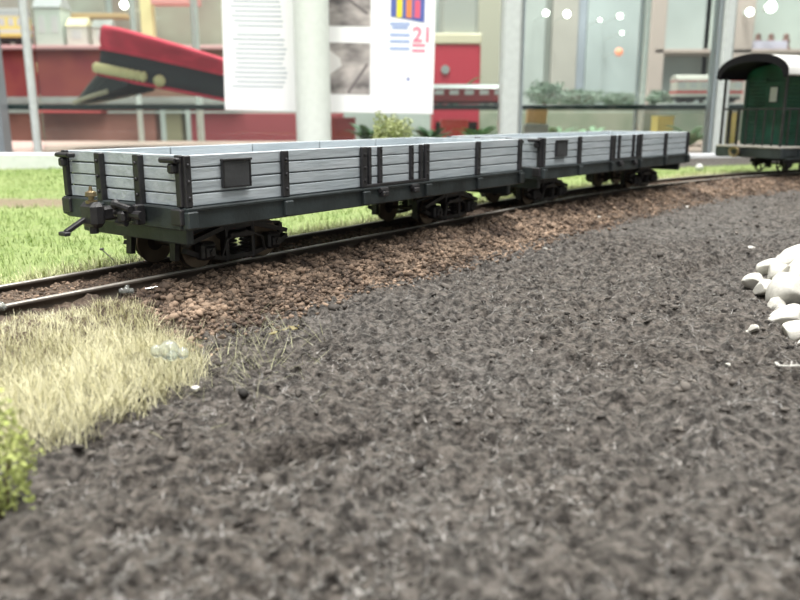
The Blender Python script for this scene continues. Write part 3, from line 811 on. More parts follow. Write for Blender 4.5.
lf.prism([(-0.07, -0.012), (-0.03, 0.008), (0.01, 0.012), (0.03, 0.03), (0.055, 0.02), (0.07, 0.03), (0.06, 0.0), (0.02, -0.012), (-0.03, -0.014)], -0.003, 0.003, 'XY')
tag(lf.build('dry_leaf', mat('yellow_leaf', (0.24, 0.20, 0.08), 0.6, var=0.2), None, (x, y, z + 0.012), (0.25, -0.1, 0.2)), 'yellowish leaf scrap on the soil below the ballast', 'leaf')
x, y, z = ground_at(113, 268)
tag(MB().tube([(0.03, 0, 0), (0, 0, 0.05), (-0.05, 0, 0.10)], 0.0035, 6).ball((-0.052, 0, 0.103), 0.009, (1.5, .8, .8), 8).build('weed_stalk', mat('grey_stalk', (0.12, 0.11, 0.11), 0.7), None, (x, y, z)), 'thin bent weed stalk standing by the far rail', 'weed')

# ------------------------------------------------------------------ green bush at the left, pale bush behind the wagon
def bush(name, c, rx, ry, rz, n, leaf, m, label, stem_m):
    e_ = empty(name, c); tag(e_, label, 'bush')
    d = rng.normal(size=(n, 3)); d /= np.linalg.norm(d, axis=1)[:, None]
    rad = rng.uniform(0.35, 1.0, n) ** 0.5
    lump = 1 + 0.35 * np.sin(d[:, 0] * 5 + 1) * np.sin(d[:, 1] * 4 + 2) * np.cos(d[:, 2] * 4)
    P = d * (rad * lump)[:, None] * np.array([rx, ry, rz]) + np.array([0, 0, rz])
    P[:, 2] = np.maximum(P[:, 2], 0.0)
    R = rand_rot(n); q = np.array([[-.5, 0, 0], [0, -.35, 0], [.5, 0, 0], [0, .35, 0]]) * leaf
    V = np.einsum('nij,kj->nki', R, q) * rng.uniform(.6, 1.3, (n, 1, 1)) + P[:, None, :]
    F = np.arange(n * 4).reshape(n, 4)
    fo = link('foliage', np_mesh('foliage', V.reshape(-1, 3), F), m, e_); fo['kind'] = 'stuff'
    st = MB()
    for k in range(7):
        a = 2 * PI * k / 7; st.tube([(0.02 * math.cos(a), 0.02 * math.sin(a), -0.01), (rx * .3 * math.cos(a), ry * .3 * math.sin(a), rz * .7), (rx * .6 * math.cos(a), ry * .6 * math.sin(a), rz * 1.3)], rx * 0.04, 5)
    st.build('stems', stem_m, e_)
    return e_
stem_m = mat('bush_stem', (0.12, 0.08, 0.04), 0.8)
bx, by = -0.915, 1.62
bush('flock_bush', (bx, by, hz(bx, by)), 0.085, 0.09, 0.14, 1300, 0.014, mat('bright_foliage', (0.30, 0.36, 0.08), 0.6, col2=(0.52, 0.57, 0.20), scale=6, island=0.35),
     'bright yellow green flock bush at the left frame edge', stem_m)
p = at(392, 140, 9.0)
bush('pale_shrub', (p.x, p.y, hz(p.x, p.y)), 0.25, 0.24, 0.40, 9000, 0.030, mat('pale_foliage', (0.28, 0.32, 0.13), 0.6, col2=(0.44, 0.48, 0.24), scale=5, island=0.3),
     'pale green shrub showing above the rim of the nearest wagon', stem_m)

# ------------------------------------------------------------------ glass cabinet behind the layout
alu = mat('pale_aluminium', (0.62, 0.66, 0.63), 0.4, 0.25, var=0.05)
alu_d = mat('dark_seal', (0.06, 0.065, 0.07), 0.5)
glass = glass_mat('cabinet_glass')
shelf_edge = mat('dark_glass_edge', (0.015, 0.03, 0.028), 0.25)
Y0 = 19.0
cab = empty('display_cabinet', (0, Y0, FZ)); tag(cab, 'glass display cabinet with pale aluminium posts right behind the layout', 'display cabinet')
def cpart(mb, name, m, smooth=False, parent=cab): 
    o = mb.build(name, m, parent, smooth=smooth); return o
def X(px, Y): return at(px, 116, Y).x
ZSH = at(400, 107, Y0).z
def post(px0, px1, Y, dy=0.5, m=alu, seal=None):
    x0, x1 = X(px0, Y), X(px1, Y); c = (x0 + x1) / 2
    o = MB().box((c, Y - Y0, 17), (x1 - x0, dy, 40), 0.06).build('post', m, cab)
    if seal: MB().box((x1 + 0.05 if seal > 0 else x0 - 0.05, Y - Y0 + 0.05, 17), (0.05, dy * 0.8, 40)).build('glass_seal', mat('pale_seal', (0.26, 0.30, 0.31), 0.5), o)
    return o
post(31, 38, Y0, 0.22)
post(499, 518, Y0, seal=1)
post(712, 724, Y0, seal=-1)
x0, x1 = X(296, 18.4), X(331, 18.4)
MB().lathe(((x0 + x1) / 2, 18.4 - Y0, 0), [((x1 - x0) / 2, 0), ((x1 - x0) / 2, 40)], n=24).build('column', mat('cream_column', (0.70, 0.74, 0.68), 0.45, var=0.03), cab, smooth=True)
for px in (1, 958): post(px - 8, px + 4, Y0, m=mat('grey_post', (0.25, 0.28, 0.30), 0.4, 0.3))
post(637, 643, 26.5, 0.3, seal=-1); post(197, 203, 26.5, 0.3); post(138, 142, 26.5, 0.3)
# shelf with dark front edge, panes
xs0, xs1 = X(-10, Y0), X(965, Y0)
sh = MB().box(((xs0 + xs1) / 2, 4.1, ZSH - Y0 * 0 - FZ), (xs1 - xs0, 7.6, 0.10), 0.01).build('glass_shelf', glass, cab)
MB().box(((xs0 + xs1) / 2, 0.27, ZSH - FZ), (xs1 - xs0, 0.06, 0.115), 0.01).build('shelf_edge', shelf_edge, sh)
MB().box(((xs0 + xs1) / 2, 7.9, ZSH - FZ), (xs1 - xs0, 0.06, 0.10), 0.01).build('shelf_edge', shelf_edge, sh)
for a, b in ((42, 498), (519, 711), (726, 950)):
    xa, xb = X(a, Y0), X(b, Y0)
    MB().box(((xa + xb) / 2, 0.0, 17), (xb - xa, 0.05, 40)).build('glass_pane', glass, cab)
MB().box(((xs0 + xs1) / 2, 4.0, 6.0), (xs1 - xs0, 8.0, 12.0), 0.05).build('cabinet_base', mat('cabinet_base', (0.20, 0.10, 0.09), 0.6), cab)

STOP = ZSH + 0.055      # top of the shelf
# station master's cap
def make_cap():
    r = empty('peaked_cap', (0, 0, 0))
    red = mat('red_felt', (0.80, 0.06, 0.11), 0.85, var=0.15, scale=2, bump=0.2)
    blk = mat('black_band', (0.030, 0.032, 0.038), 0.7)
    gold = mat('gold_cord', (0.85, 0.77, 0.42), 0.5, 0.0, var=0.15, scale=14, stretch=(4, 4, 4), bump=0.4)
    n = 40
    def ring(a, b, zf, zr, cx=0.0):
        return [(cx + a * math.cos(2 * PI * i / n), b * math.sin(2 * PI * i / n), zr + (zf - zr) * (0.5 + 0.5 * math.cos(2 * PI * i / n))) for i in range(n)]
    def loft(rings, name, m, cap_top=False, cap_bot=False):
        v = [p for q in rings for p in q]; f = []
        for k in range(len(rings) - 1):
            for i in range(n): f.append((k * n + i, k * n + (i + 1) % n, (k + 1) * n + (i + 1) % n, (k + 1) * n + i))
        if cap_top: f.append(tuple(range((len(rings) - 1) * n, len(rings) * n)))
        if cap_bot: f.append(tuple(range(n))[::-1])
        me = bpy.data.meshes.new(name); me.from_pydata(v, [], f); me.update()
        for p_ in me.polygons: p_.use_smooth = True
        return link(name, me, m, r)
    loft([ring(1.95, 1.62, 0, 0), ring(2.0, 1.66, 0.02, 0.02), ring(2.0, 1.66, 0.72, 0.66), ring(1.9, 1.58, 0.74, 0.68)], 'hat_band', blk)
    loft([ring(2.0, 1.66, 0.70, 0.62), ring(2.05, 1.80, 0.90, 0.74), ring(2.10, 2.02, 1.12, 0.82, -0.06), ring(2.12, 2.06, 1.20, 0.88, -0.08), ring(2.06, 2.0, 1.28, 0.92, -0.08), ring(1.7, 1.6, 1.30, 1.0, -0.06), ring(0.8, 0.7, 1.22, 1.08, -0.05)], 'crown', red, cap_top=True)
    loft([ring(2.0, 1.66, -0.01, -0.01), ring(2.05, 1.71, 0.03, 0.03), ring(2.0, 1.66, 0.07, 0.07)], 'lower_piping', red)
    loft([ring(2.01, 1.67, 0.66, 0.60), ring(2.06, 1.72, 0.70, 0.64), ring(2.02, 1.68, 0.74, 0.68)], 'upper_piping', red)
    # visor
    V = []; F = []; mseg = 24; k_ = 5
    for i in range(mseg + 1):
        a = -1.15 + 2.3 * i / mseg; dep = 1.0 * math.cos(a * 1.25) ** 0.8 if abs(a * 1.25) < PI / 2 else 0.0
        for j in range(k_ + 1):
            f_ = j / k_
            V.append((1.98 * math.cos(a) + dep * f_ * 0.55, 1.64 * math.sin(a) * (1 + 0.02 * f_), 0.10 - 0.92 * dep * f_ ** 1.1))
    nv = len(V)
    V += [(x, y, z - 0.05) for x, y, z in V]
    S = k_ + 1
    for i in range(mseg):
        for j in range(k_):
            q = (i * S + j, (i + 1) * S + j, (i + 1) * S + j + 1, i * S + j + 1); F.append(q); F.append(tuple(nv + t for t in q[::-1]))
        q = (i * S + k_, (i + 1) * S + k_, nv + (i + 1) * S + k_, nv + i * S + k_); F.append(q)
    me = bpy.data.meshes.new('visor'); me.from_pydata(V, [], F); me.update()
    for p_ in me.polygons: p_.use_smooth = True
    vo = link('visor', me, mat('black_visor', (0.03, 0.034, 0.036), 0.25), r)
    ed = MB(); pts = [V[i * S + k_] for i in range(2, mseg - 1)]
    ed.tube(pts, 0.055, 6).build('visor_trim', mat('visor_trim', (0.55, 0.50, 0.36), 0.4), vo)
    # twisted cord and buttons
    cd = MB(); m2 = 36
    for i in range(m2):
        a = -1.32 + 2.64 * i / (m2 - 1)
        cd.ball((2.06 * math.cos(a), 1.73 * math.sin(a), 0.20), 0.135, (0.75, 0.75, 1.0), 8)
    cd.build('gold_cord', gold, r)
    for s_ in (-1, 1):
        a = s_ * 1.52
        MB().ball((2.05 * math.cos(a), 1.76 * math.sin(a), 0.18), 0.15, (1, 1, 1), 12).build('button', gold, r, smooth=True)
    return r
cap = make_cap(); tag(cap, 'red peaked cap with black band and gold cord lying on the glass shelf', 'cap')
pc = at(177, 100, 21.6)
yawc = math.radians(180 + 5); pit = math.radians(-11)
cap.rotation_mode = 'QUATERNION'
cap.rotation_quaternion = (Matrix.Rotation(yawc, 3, 'Z') @ Matrix.Rotation(pit, 3, 'Y')).to_quaternion()
cap.location = (pc.x, pc.y, STOP + 0.38)

# information sheet
def make_poster():
    r = empty('information_sheet'); Wp, Hp = 4.9, 3.6
    wh = mat('white_paper', (0.93, 0.93, 0.92), 0.6)
    MB().box((0, 0, Hp / 2), (Wp, 0.03, Hp), 0.005).build('sheet', wh, r)
    tx = mat('grey_print', (0.45, 0.50, 0.53), 0.7); bl = mat('blue_print', (0.10, 0.14, 0.42), 0.7); rd = mat('red_print', (0.75, 0.12, 0.20), 0.7); ye = mat('yellow_print', (0.85, 0.72, 0.05), 0.7); og = mat('orange_print', (0.80, 0.25, 0.08), 0.7)
    ph = mat('grey_photo', (0.10, 0.09, 0.09), 0.5, col2=(0.55, 0.50, 0.47), scale=1.3, stretch=(1, 1, 2.0), detail=4)
    fy = -0.018
    for blk, (xa, xb, za, zb) in enumerate(((-2.2, -0.95, 0.55, 1.75), (-2.2, -0.95, 1.9, 2.75), (-2.2, -0.95, 2.9, 3.5))):
        m = MB(); z = za
        while z < zb: m.box(((xa + xb) / 2 - random.uniform(0, .1), fy, z), (xb - xa - random.uniform(0, .25), 0.006, 0.04)); z += 0.105
        m.build('text_block', tx, r)
    MB().box((0.48, fy, 0.99), (0.96, 0.008, 1.15)).build('photo_print', ph, r)
    MB().box((0.48, fy, 2.50), (0.96, 0.008, 1.14)).build('photo_print', ph, r)
    MB().prism([(0.02, 0.85), (0.30, 1.05), (0.26, 1.22), (0.02, 1.40)], fy - 0.008, fy, 'XZ').build('photo_highlight', mat('photo_light', (0.75, 0.73, 0.70), 0.5), r)
    for q0, q1 in (((0.45, 0.44), (0.9, 1.1)), ((0.1, 2.75), (0.9, 2.2))): MB().bar((q0[0], fy - 0.004, q0[1]), (q1[0], fy - 0.004, q1[1]), 0.006, 0.06).build('photo_track', mat('photo_dark', (0.16, 0.14, 0.14), 0.5), r)
    lg = MB().prism([(1.42, 2.16), (2.20, 2.04), (2.20, 3.35), (1.42, 3.35)], fy - 0.006, fy, 'XZ').build('logo_panel', bl, r)
    for xx, hh, cc in ((1.62, 0.46, ye), (1.84, 0.40, og), (2.03, 0.38, rd)): MB().box((xx, fy - 0.008, 2.14 + hh / 2), (0.13, 0.014, hh)).build('logo_bar', cc, lg)
    m = MB()
    for z in (2.00, 1.92, 1.76, 1.62, 1.46): m.box((1.64, fy, z), (0.46 - 0.1 * (z == 1.92), 0.006, 0.07))
    m.build('caption_block', mat('blue_caption', (0.36, 0.45, 0.68), 0.7), r)
    fc = bpy.data.curves.new('numerals', 'FONT'); fc.body = '21'; fc.size = 0.46; fc.extrude = 0.004; fc.offset = 0.01
    to = bpy.data.objects.new('numerals_tmp', fc); C.objects.link(to)
    dg = bpy.context.evaluated_depsgraph_get(); me = bpy.data.meshes.new_from_object(to.evaluated_get(dg)); bpy.data.objects.remove(to)
    me.materials.clear(); link('numerals', me, mat('pink_print', (0.80, 0.22, 0.32), 0.7), r, (1.93, fy - 0.002, 1.62), (PI / 2, 0, 0))
    m = MB()
    for z in (1.54, 1.42): m.box((2.08, fy, z), (0.30, 0.006, 0.06))
    m.build('caption_block', mat('pink_print', (0.80, 0.22, 0.32)), r)
    MB().box((1.85, fy, 0.78), (0.06, 0.006, 0.07)).build('small_mark', bl, r)
    return r
ps_ = make_poster(); tag(ps_, 'white printed information sheet with photos and coloured bar logo taped to the cabinet glass', 'poster')
pa = at(329, 112, Y0 - 0.06)
ps_.location = (pa.x, pa.y, pa.z); ps_.rotation_euler = (0, math.radians(1.1), 0)

# ------------------------------------------------------------------ models on the shelf and cases farther back
def model_carriage(c, L_, H_, D_, body_m, roof_m_, stripe_m, label, nwin=5, rz=0.0, group=None, cat='model carriage', low_m=None):
    r = empty('model_carriage', c, rz); tag(r, label, cat, group)
    MB().box((0, 0, H_ * 0.52), (L_, D_, H_ * 0.62), H_ * 0.06).build('body', body_m, r)
    MB().prism([(-D_ * .52, H_ * .80), (-D_ * .38, H_ * .93), (0, H_), (D_ * .38, H_ * .93), (D_ * .52, H_ * .80)], -L_ * .505, L_ * .505, 'YZ').build('roof', roof_m_, r)
    MB().box((0, 0, H_ * 0.17), (L_ * .96, D_ * .8, H_ * .12)).build('chassis', gear_m, r)
    if stripe_m: MB().box((0, 0, H_ * 0.38), (L_ * 1.005, D_ * 1.02, H_ * 0.10)).build('stripe', stripe_m, r); MB().box((0, 0, H_ * 0.78), (L_ * 1.005, D_ * 1.02, H_ * 0.05)).build('stripe', stripe_m, r)
    for k in range(nwin): MB().box((-L_ / 2 + L_ * (k + .5) / nwin, 0, H_ * .62), (L_ / nwin * .6, D_ * 1.03, H_ * .2)).build('window', pane_m, r)
    for k in (-.38, -.24, .24, .38):
        MB().cyl((k * L_, -D_ * .36, H_ * .1), (k * L_, D_ * .36, H_ * .1), H_ * .1, 12).build('wheelset', wheel_m, r)
    return r
def model_house(c, L_, H_, D_, wall, roofm, label, cat='model house', n=2):
    r = empty('model_house', c); tag(r, label, cat)
    MB().box((0, 0, H_ * .35), (L_, D_, H_ * .7)).build('walls', wall, r)
    MB().prism([(-D_ * .58, H_ * .68), (0, H_), (D_ * .58, H_ * .68)], -L_ * .53, L_ * .53, 'YZ').build('roof', roofm, r)
    for k in range(n): MB().box((-L_ / 2 + L_ * (k + .5) / n, -D_ / 2, H_ * .38), (L_ / n * .45, 0.06, H_ * .3)).build('window', pane_m, r)
    return r
red_b = mat('dark_red_paint', (0.26, 0.035, 0.04), 0.5, var=0.15, scale=1)
white_b = mat('model_white', (0.60, 0.59, 0.53), 0.5); cream_b = mat('model_cream', (0.70, 0.62, 0.40), 0.5)
yel_b = mat('model_yellow', (0.72, 0.62, 0.20), 0.5); silver = mat('silver_roof', (0.42, 0.45, 0.44), 0.3, 0.4)
redl = mat('tram_red', (0.55, 0.08, 0.08), 0.4); maroon = mat('maroon_cloth', (0.22, 0.035, 0.04), 0.85, col2=(0.30, 0.07, 0.05), scale=0.6)
grey_b = mat('grey_board', (0.30, 0.31, 0.29), 0.7, var=0.2, scale=1)
def on_shelf(px, Y): v = at(px, 107, Y); return (v.x, Y, STOP)
p = at(468, 108, 23.0)
model_carriage((p.x, 23.0, STOP), 2.1, 0.62, 0.6, red_b, silver, None, 'dark red model carriage with silver roof behind the white sheet', 5)
p = at(705, 100, 24.0)
model_carriage((p.x, 24.0, STOP + 0.12), 1.95, 0.80, 0.6, white_b, white_b, redl, 'white model tram with red stripes on the shelf left of the coach', 6, cat='model tram')
MB_ = MB().box((0, 0, 0.05), (2.6, 1.0, 0.10), 0.01).build('display_plinth', mat('plinth', (0.5, 0.52, 0.5), 0.5), None, (p.x, 24.0, STOP + 0.005)); tag(MB_, 'flat grey plinth beneath the white model tram', 'plinth')
p = at(536, 117, 20.5)
tag(MB().box((0, 0, 0.2), (0.50, 0.22, 0.38), 0.01).box((0, -0.115, 0.2), (0.1, 0.006, 0.38)).build('cardboard_box', mat('cardboard', (0.62, 0.40, 0.19), 0.8, var=0.08), None, (p.x, p.y, at(536, 122, 20.5).z), (0, 0.05, 0)), 'small tan cardboard box under the shelf right of the post', 'box')

# lower deck of the cabinet for the plants and things under the shelf
LOWZ = at(400, 148, 21).z
MB().box((4, 23 - Y0, LOWZ - 0.1 - FZ), (34, 7.6, 0.2), 0.02).build('lower_shelf', mat('lower_shelf', (0.52, 0.36, 0.32), 0.6, var=0.1), cab)
bpy.data.objects['cardboard_box'].location.z = at(536, 124, 20.5).z
tag(MB().box((0, 0, 0), (0.6, 0.4, bpy.data.objects['cardboard_box'].location.z - LOWZ), 0.01).build('display_block', grey_b, None, (p.x, p.y, (bpy.data.objects['cardboard_box'].location.z + LOWZ) / 2)), 'grey display block carrying the tan cardboard box', 'block')

def leafy(c, n, h, spread, label, m, name='leafy_plant'):
    e_ = empty(name, c); tag(e_, label, 'plant')
    for k in range(n):
        a = random.uniform(0, 2 * PI); ln = h * random.uniform(.6, 1.1); V = []; F = []
        for j in range(6):
            f_ = j / 5; r_ = spread * f_ ** 1.3; wd = 0.16 * h * math.sin(PI * min(1, f_ * .9 + .06)); zc = ln * (f_ - 0.35 * f_ ** 3)
            for s_ in (-1, 1): V.append((r_ * math.cos(a) - s_ * wd * math.sin(a), r_ * math.sin(a) + s_ * wd * math.cos(a), zc + 0.15 * wd * 0))
        for j in range(5): F.append((2 * j, 2 * j + 1, 2 * j + 3, 2 * j + 2))
        me = bpy.data.meshes.new('leaf'); me.from_pydata(V, [], F); me.update()
        for p_ in me.polygons: p_.use_smooth = True
        o = link('leaf', me, m, e_); md = o.modifiers.new('thick', 'SOLIDIFY'); md.thickness = 0.012
    MB().cyl((0, 0, 0), (0, 0, 0.25 * h), 0.03 * h, 8).build('stem', stem_m, e_)
    return e_
leafm = mat('plant_leaf', (0.10, 0.30, 0.08), 0.5, var=0.25, scale=3); leafp = mat('pale_leaf', (0.30, 0.45, 0.28), 0.5, var=0.2, scale=3); leafd = mat('dark_leaf', (0.06, 0.14, 0.06), 0.5, var=0.25, scale=3)
p = at(456, 108, 24.6); leafy((p.x, 24.6, STOP), 9, 1.25, 0.8, 'green broad leaved plant in front of the red panel', leafm)
for i, (px, Y, h, lab, mm) in enumerate(((430, 22, .75, 'low green plant under the shelf below the white sheet', leafd), (478, 22.5, .85, 'green plant under the shelf left of the grey post', leafm), (556, 23, .8, 'pale green plant under the shelf beside the cardboard box', leafp),
        (590, 22, .75, 'low pale plant under the shelf behind the far wagon', leafp), (690, 22.5, .8, 'small plant under the shelf behind the end of the far wagon', leafp), (368, 23, .85, 'dark green plant under the shelf behind the pale shrub', leafd))):
    v = at(px, 148, Y); leafy((v.x, Y, LOWZ), 12, h, 0.75, lab, mm)
sage = mat('sage_foliage', (0.26, 0.34, 0.26), 0.7, col2=(0.42, 0.50, 0.42), scale=2, island=0.3)
for px, Y, rx, rz_, lab in ((545, 24, .55, .34, 'sage green model shrub on the shelf right of the grey post'), (580, 25, .75, .24, 'wide low sage shrub on the shelf in the middle of the right glass'), (618, 24, .5, .18, 'small sage shrub on the shelf near the thin rear post'), (660, 25, .4, .22, 'small sage shrub on the shelf left of the model tram')):
    bush('model_shrub', (at(px, 107, Y).x, Y, STOP + 0.05), rx, .4, rz_, 1500, 0.09, sage, lab, stem_m)
# things under the shelf
for px, wpx, hgt, m_, lab in ((344, 22, 0.75, red_b, 'brick red box under the shelf right of the cream column'), (454, 26, 0.7, redl, 'bright red box under the shelf among the plants'), (661, 16, .8, yel_b, 'yellow box under the shelf behind the far wagon'), (725, 14, .9, yel_b, 'yellow box under the shelf behind the coach platform')):
    v = at(px, 140, 24.5)
    tag(MB().box((0, 0, hgt / 2), (wpx * 24.5 / 780, 0.6, hgt), 0.02).box((0, 0, hgt), (wpx * 24.5 / 780 * 1.03, 0.63, 0.06)).build('storage_box', m_, None, (v.x, 24.5, LOWZ)), lab, 'box')

# far cases along the back
YB = 44.0
fc_ = empty('rear_cabinet', (0, YB, FZ)); tag(fc_, 'maroon fronted display counter far behind the cap on the left', 'display cabinet')
def rect(px0, px1, py0, py1, Y): a = at(px0, py0, Y); b = at(px1, py1, Y); return (a.x + b.x) / 2, (a.z + b.z) / 2, abs(b.x - a.x), abs(a.z - b.z)
def slab(name, px0, px1, py0, py1, Y, dep, m, parent, base):
    x, z, w_, h_ = rect(px0, px1, py0, py1, Y)
    return MB().box((x - base[0], Y + dep / 2 - base[1], z - base[2]), (w_, dep, h_), 0.03).build(name, m, parent)
B_ = (0, YB, FZ)
slab('front_panel', -120, 108, 50, 97, YB, 1.0, maroon, fc_, B_)
slab('front_panel', 108, 232, 50, 97, YB + .1, 1.0, mat('brown_panel', (0.24, 0.13, 0.09), 0.8, var=0.2, scale=.5), fc_, B_)
slab('shelf_board', -120, 240, 45, 49, YB - .5, 3.0, mat('pink_board', (0.62, 0.36, 0.36), 0.6), fc_, B_)
slab('ledge', -120, 240, 97, 104, YB - .8, 2.2, grey_b, fc_, B_)
slab('red_ledge', 38, 100, 109, 113, YB - 1.0, 1.2, mat('signal_red', (0.62, 0.10, 0.10), 0.6), fc_, B_)
slab('lower_panel', -120, 165, 113, 260, YB, 1.0, mat('brick_panel', (0.30, 0.13, 0.10), 0.8, var=0.2, scale=.5), fc_, B_)
slab('lower_panel', 165, 190, 113, 260, YB, 1.0, mat('olive_panel', (0.28, 0.26, 0.16), 0.8), fc_, B_)
slab('lower_panel', 190, 345, 113, 260, YB, 1.0, mat('crimson_panel', (0.30, 0.06, 0.07), 0.8, var=0.1), fc_, B_)
slab('upper_board', 55, 125, 13, 18, YB + 2, 1.0, mat('light_wood', (0.48, 0.34, 0.18), 0.6), fc_, B_)
slab('back_board', 108, 235, -40, 50, YB + 4, .3, mat('olive_grey', (0.34, 0.34, 0.27), 0.8, col2=(0.24, 0.20, 0.17), scale=.35), fc_, B_)
slab('back_board', -120, 108, -40, 45, YB + 4, .3, mat('sage_board', (0.40, 0.44, 0.38), 0.8, col2=(0.26, 0.24, 0.20), scale=.3), fc_, B_)
slab('top_rail', 150, 197, -4, 4, YB, 1.0, mat('coral_rail', (0.70, 0.32, 0.30), 0.6), fc_, B_)
ztop = at(0, 45, YB).z
def far(px0, px1, h): a = at(px0, 45, YB); b = at(px1, 45, YB); return (a.x + b.x) / 2, b.x - a.x
x, L_ = far(-14, 22, 0); model_carriage((x, YB + 1, ztop), L_, 2.0, 0.9, yel_b, silver, white_b, 'yellow model carriage on the far shelf at the left frame edge', 4)
x, L_ = far(34, 60, 0); model_house((x, YB + 1.1, ztop), L_, 2.9, 1.4, mat('pale_green_wall', (0.50, 0.56, 0.50), 0.7), mat('grey_roof', (0.4, 0.42, 0.42), 0.6), 'pale green model house on the far shelf beside the left post', n=2)
x, L_ = far(64, 84, 0); model_house((x, YB + 1, ztop), L_, 1.5, 1.0, white_b, cream_b, 'small white model house on the far shelf', n=1)
x, L_ = far(90, 108, 0); model_house((x, YB + 1, ztop), L_, 1.4, 1.0, white_b, grey_b, 'small grey roofed model house on the far shelf left of the cap', n=1)
x, L_ = far(138, 150, 0); tag(MB().box((0, 0, 1.3), (L_, .6, 2.6), 0.03).box((0, 0, 2.7), (L_ * 1.05, .65, .18)).build('upright_box', mat('yellow_white', (0.76, 0.68, 0.36), 0.5), None, (x, YB + 1, ztop)), 'tall yellow box on the far shelf above the cap', 'box')

# red locomotive front and plants seen between sheet and post
YR = 34.0
x, z, w_, h_ = rect(434, 480, 34, 92, YR)
zb_ = at(400, 150, YR).z
lo = empty('red_locomotive_front', (x, YR, zb_)); tag(lo, 'red model locomotive with cream band behind the green plant', 'model locomotive')
hh = at(400, 34, YR).z - zb_
MB().box((0, 1.5, hh * .46), (w_, 3.0, hh * .92), .08).build('body', mat('loco_red', (0.55, 0.04, 0.07), 0.45), lo)
MB().box((0.0, 1.45, hh * .96), (w_ * 1.03, 3.1, hh * .09), .05).build('cream_band', mat('loco_cream', (0.74, 0.68, 0.50), 0.5), lo)
MB().box((0.1, 1.5, hh * 1.22), (w_ * .75, 2.4, hh * .45), .1).build('cab', mat('loco_cab', (0.42, 0.43, 0.40), 0.5), lo)
MB().cyl((-.5, -.02, hh * .7), (-.5, -.12, hh * .7), .18, 12).build('headlamp', silver, lo)
MB().box((0, -.02, hh * .2), (w_ * .9, .1, hh * .1)).build('buffer_beam', gear_m, lo)
rs = empty('rear_table', (0, 36, FZ)); tag(rs, 'brown table far behind the glass that carries the red locomotive', 'table')
MB().box((4, 1, zb_ - FZ - .2), (40, 7, .4), .03).build('table_top', mat('rear_table', (0.30, 0.24, 0.18), 0.6), rs)
for sx in (-14, 22):
    for sy in (-2, 4): MB().box((sx, sy, (zb_ - FZ - .4) / 2), (.6, .6, zb_ - FZ - .4)).build('leg', alu_d, rs)

# grey case with vertical frames at the right
YG = 52.0
gc = empty('frosted_cabinet', (0, YG, FZ)); tag(gc, 'pale glass case with vertical frames far behind the right side', 'display cabinet')
G_ = (0, YG, FZ)
pal = [(0.42, 0.46, 0.44), (0.28, 0.30, 0.27), (0.44, 0.42, 0.38), (0.40, 0.44, 0.50), (0.44, 0.50, 0.50), (0.36, 0.39, 0.43), (0.46, 0.52, 0.51), (0.34, 0.34, 0.27), (0.55, 0.62, 0.58)]
cuts = [520, 542, 556, 574, 592, 640, 655, 703, 712, 830]
for i in range(len(pal)):
    slab('back_panel', cuts[i], cuts[i + 1], -60, 112, YG + (i % 2) * .4, .4, mat('case_panel_%d' % i, pal[i], 0.6, var=0.08, scale=.3), gc, G_)
slab('back_panel', 480, 522, -60, 112, YG + .3, .4, mat('beige_panel', (0.40, 0.39, 0.31), .6), gc, G_)
slab('plinth', 480, 900, 112, 260, YG - .5, 3, mat('case_plinth', (0.36, 0.36, 0.28), 0.6, col2=(0.24, 0.28, 0.20), scale=.4), gc, G_)
slab('case_shelf', 655, 900, 49, 53, YG - 3, 3.4, mat('rosy_shelf', (0.48, 0.39, 0.35), .6), gc, G_)
slab('frame_bar', 657, 660, -60, 112, YG - 3, .3, mat('rosy_frame', (0.50, 0.42, 0.38), .6), gc, G_)
slab('frame_bar', 742, 746, -60, 112, YG - 3, .3, mat('rosy_frame', (0.50, 0.42, 0.38), .6), gc, G_)
zt_ = at(400, 49, YG - 3).z
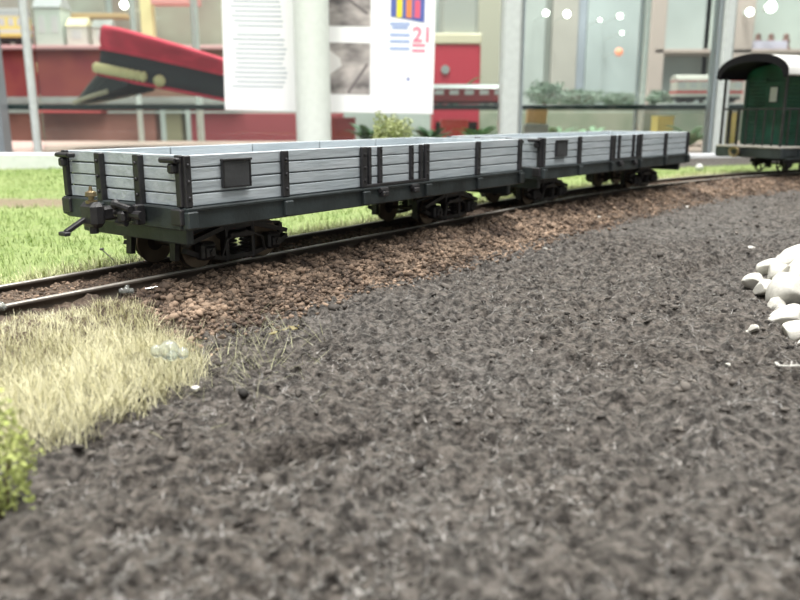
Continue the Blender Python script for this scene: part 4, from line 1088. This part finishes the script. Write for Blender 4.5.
for px, lab in ((757, 'small brown figure on the far right shelf above the coach'), (770, 'low dark figure between two brown ones on the far right shelf'), (785, 'brown figure on the far right shelf near the frame edge')):
    v = at(px, 49, YG - 2); MBf = MB().lathe((0, 0, 0), [(.3, 0), (.32, .1), (.18, .3), (.26, .55), (.16, .7)], n=12).ball((0, 0, .82), .17, n=10)
    tag(MBf.build('figurine', mat('brown_figure', (0.22, 0.12, 0.10), .6), None, (v.x, YG - 2, zt_), smooth=True), lab, 'figurine')
v = at(768, 50, YG - 2.7)
tag(MB().box((0, 0, .25), (2.4, .15, .5), .02).box((0, -.09, .25), (2.0, .02, .2)).build('name_card', mat('lilac_card', (0.62, 0.60, 0.72), .6), None, (v.x, YG - 2.5, zt_ + 0.01)), 'pale lilac card standing on the far right shelf', 'card')
# reflections on the glass, imitated by small glowing balls; no lamps hang here
glare = mat('glare_glow', (1, 1, 1), .4, emit=(1, 0.98, 0.92), emit_s=9.0)
for px, py, Y, r_, lab in ((546, 13, 48, .17, 'small bright glare dot at upper middle, left one of a pair'), (567, 14, 48, .19, 'small bright glare dot at upper middle, right one of a pair'), (620, 16, 48, .15, 'small bright glare dot above the orange globe'), (622, 33, 48, .10, 'faint glare dot between the bright one and the orange globe'),
        (750, 12, 48, .22, 'round bright glare dot above the coach roof'), (771, 7, 48, .30, 'largest bright glare dot at top right'), (124, 5, 42, .20, 'bright glare dot above the tall yellow box'), (641, 95, 48, .12, 'tiny glare dot low beside the thin rear post'), (600, 20, 48, .09, 'dim tiny glare dot left of the bright one above the globe')):
    v = at(px, py, Y); e_ = empty('glare_dot', v); tag(e_, lab, 'lamp', 'small glare dots imitating reflections on the glass')
    MB().ball((0, 0, 0), r_, (1, .8, 1), 12).build('glare', glare, e_, smooth=True)
    MB().cyl((0, .1, 0), (0, .6, 0), r_ * .8, 10).cyl((0, .5, 0), (0, 3.95 if Y > 45 else 5.9, 0), .02, 6).build('holder', alu, e_)  # rod added only to carry the glowing ball
v = at(619, 52, 48)
e_ = empty('orange_globe_lamp', v); tag(e_, 'small salmon orange globe lamp in the far glass case', 'lamp')
MB().ball((0, 0, 0), .24, n=14).build('globe', mat('salmon_globe', (0.85, 0.32, 0.20), .5, emit=(1, .35, .2), emit_s=.6), e_, smooth=True); MB().cyl((0, .2, 0), (0, 3.95, 0), .02, 6).build('holder', alu, e_)
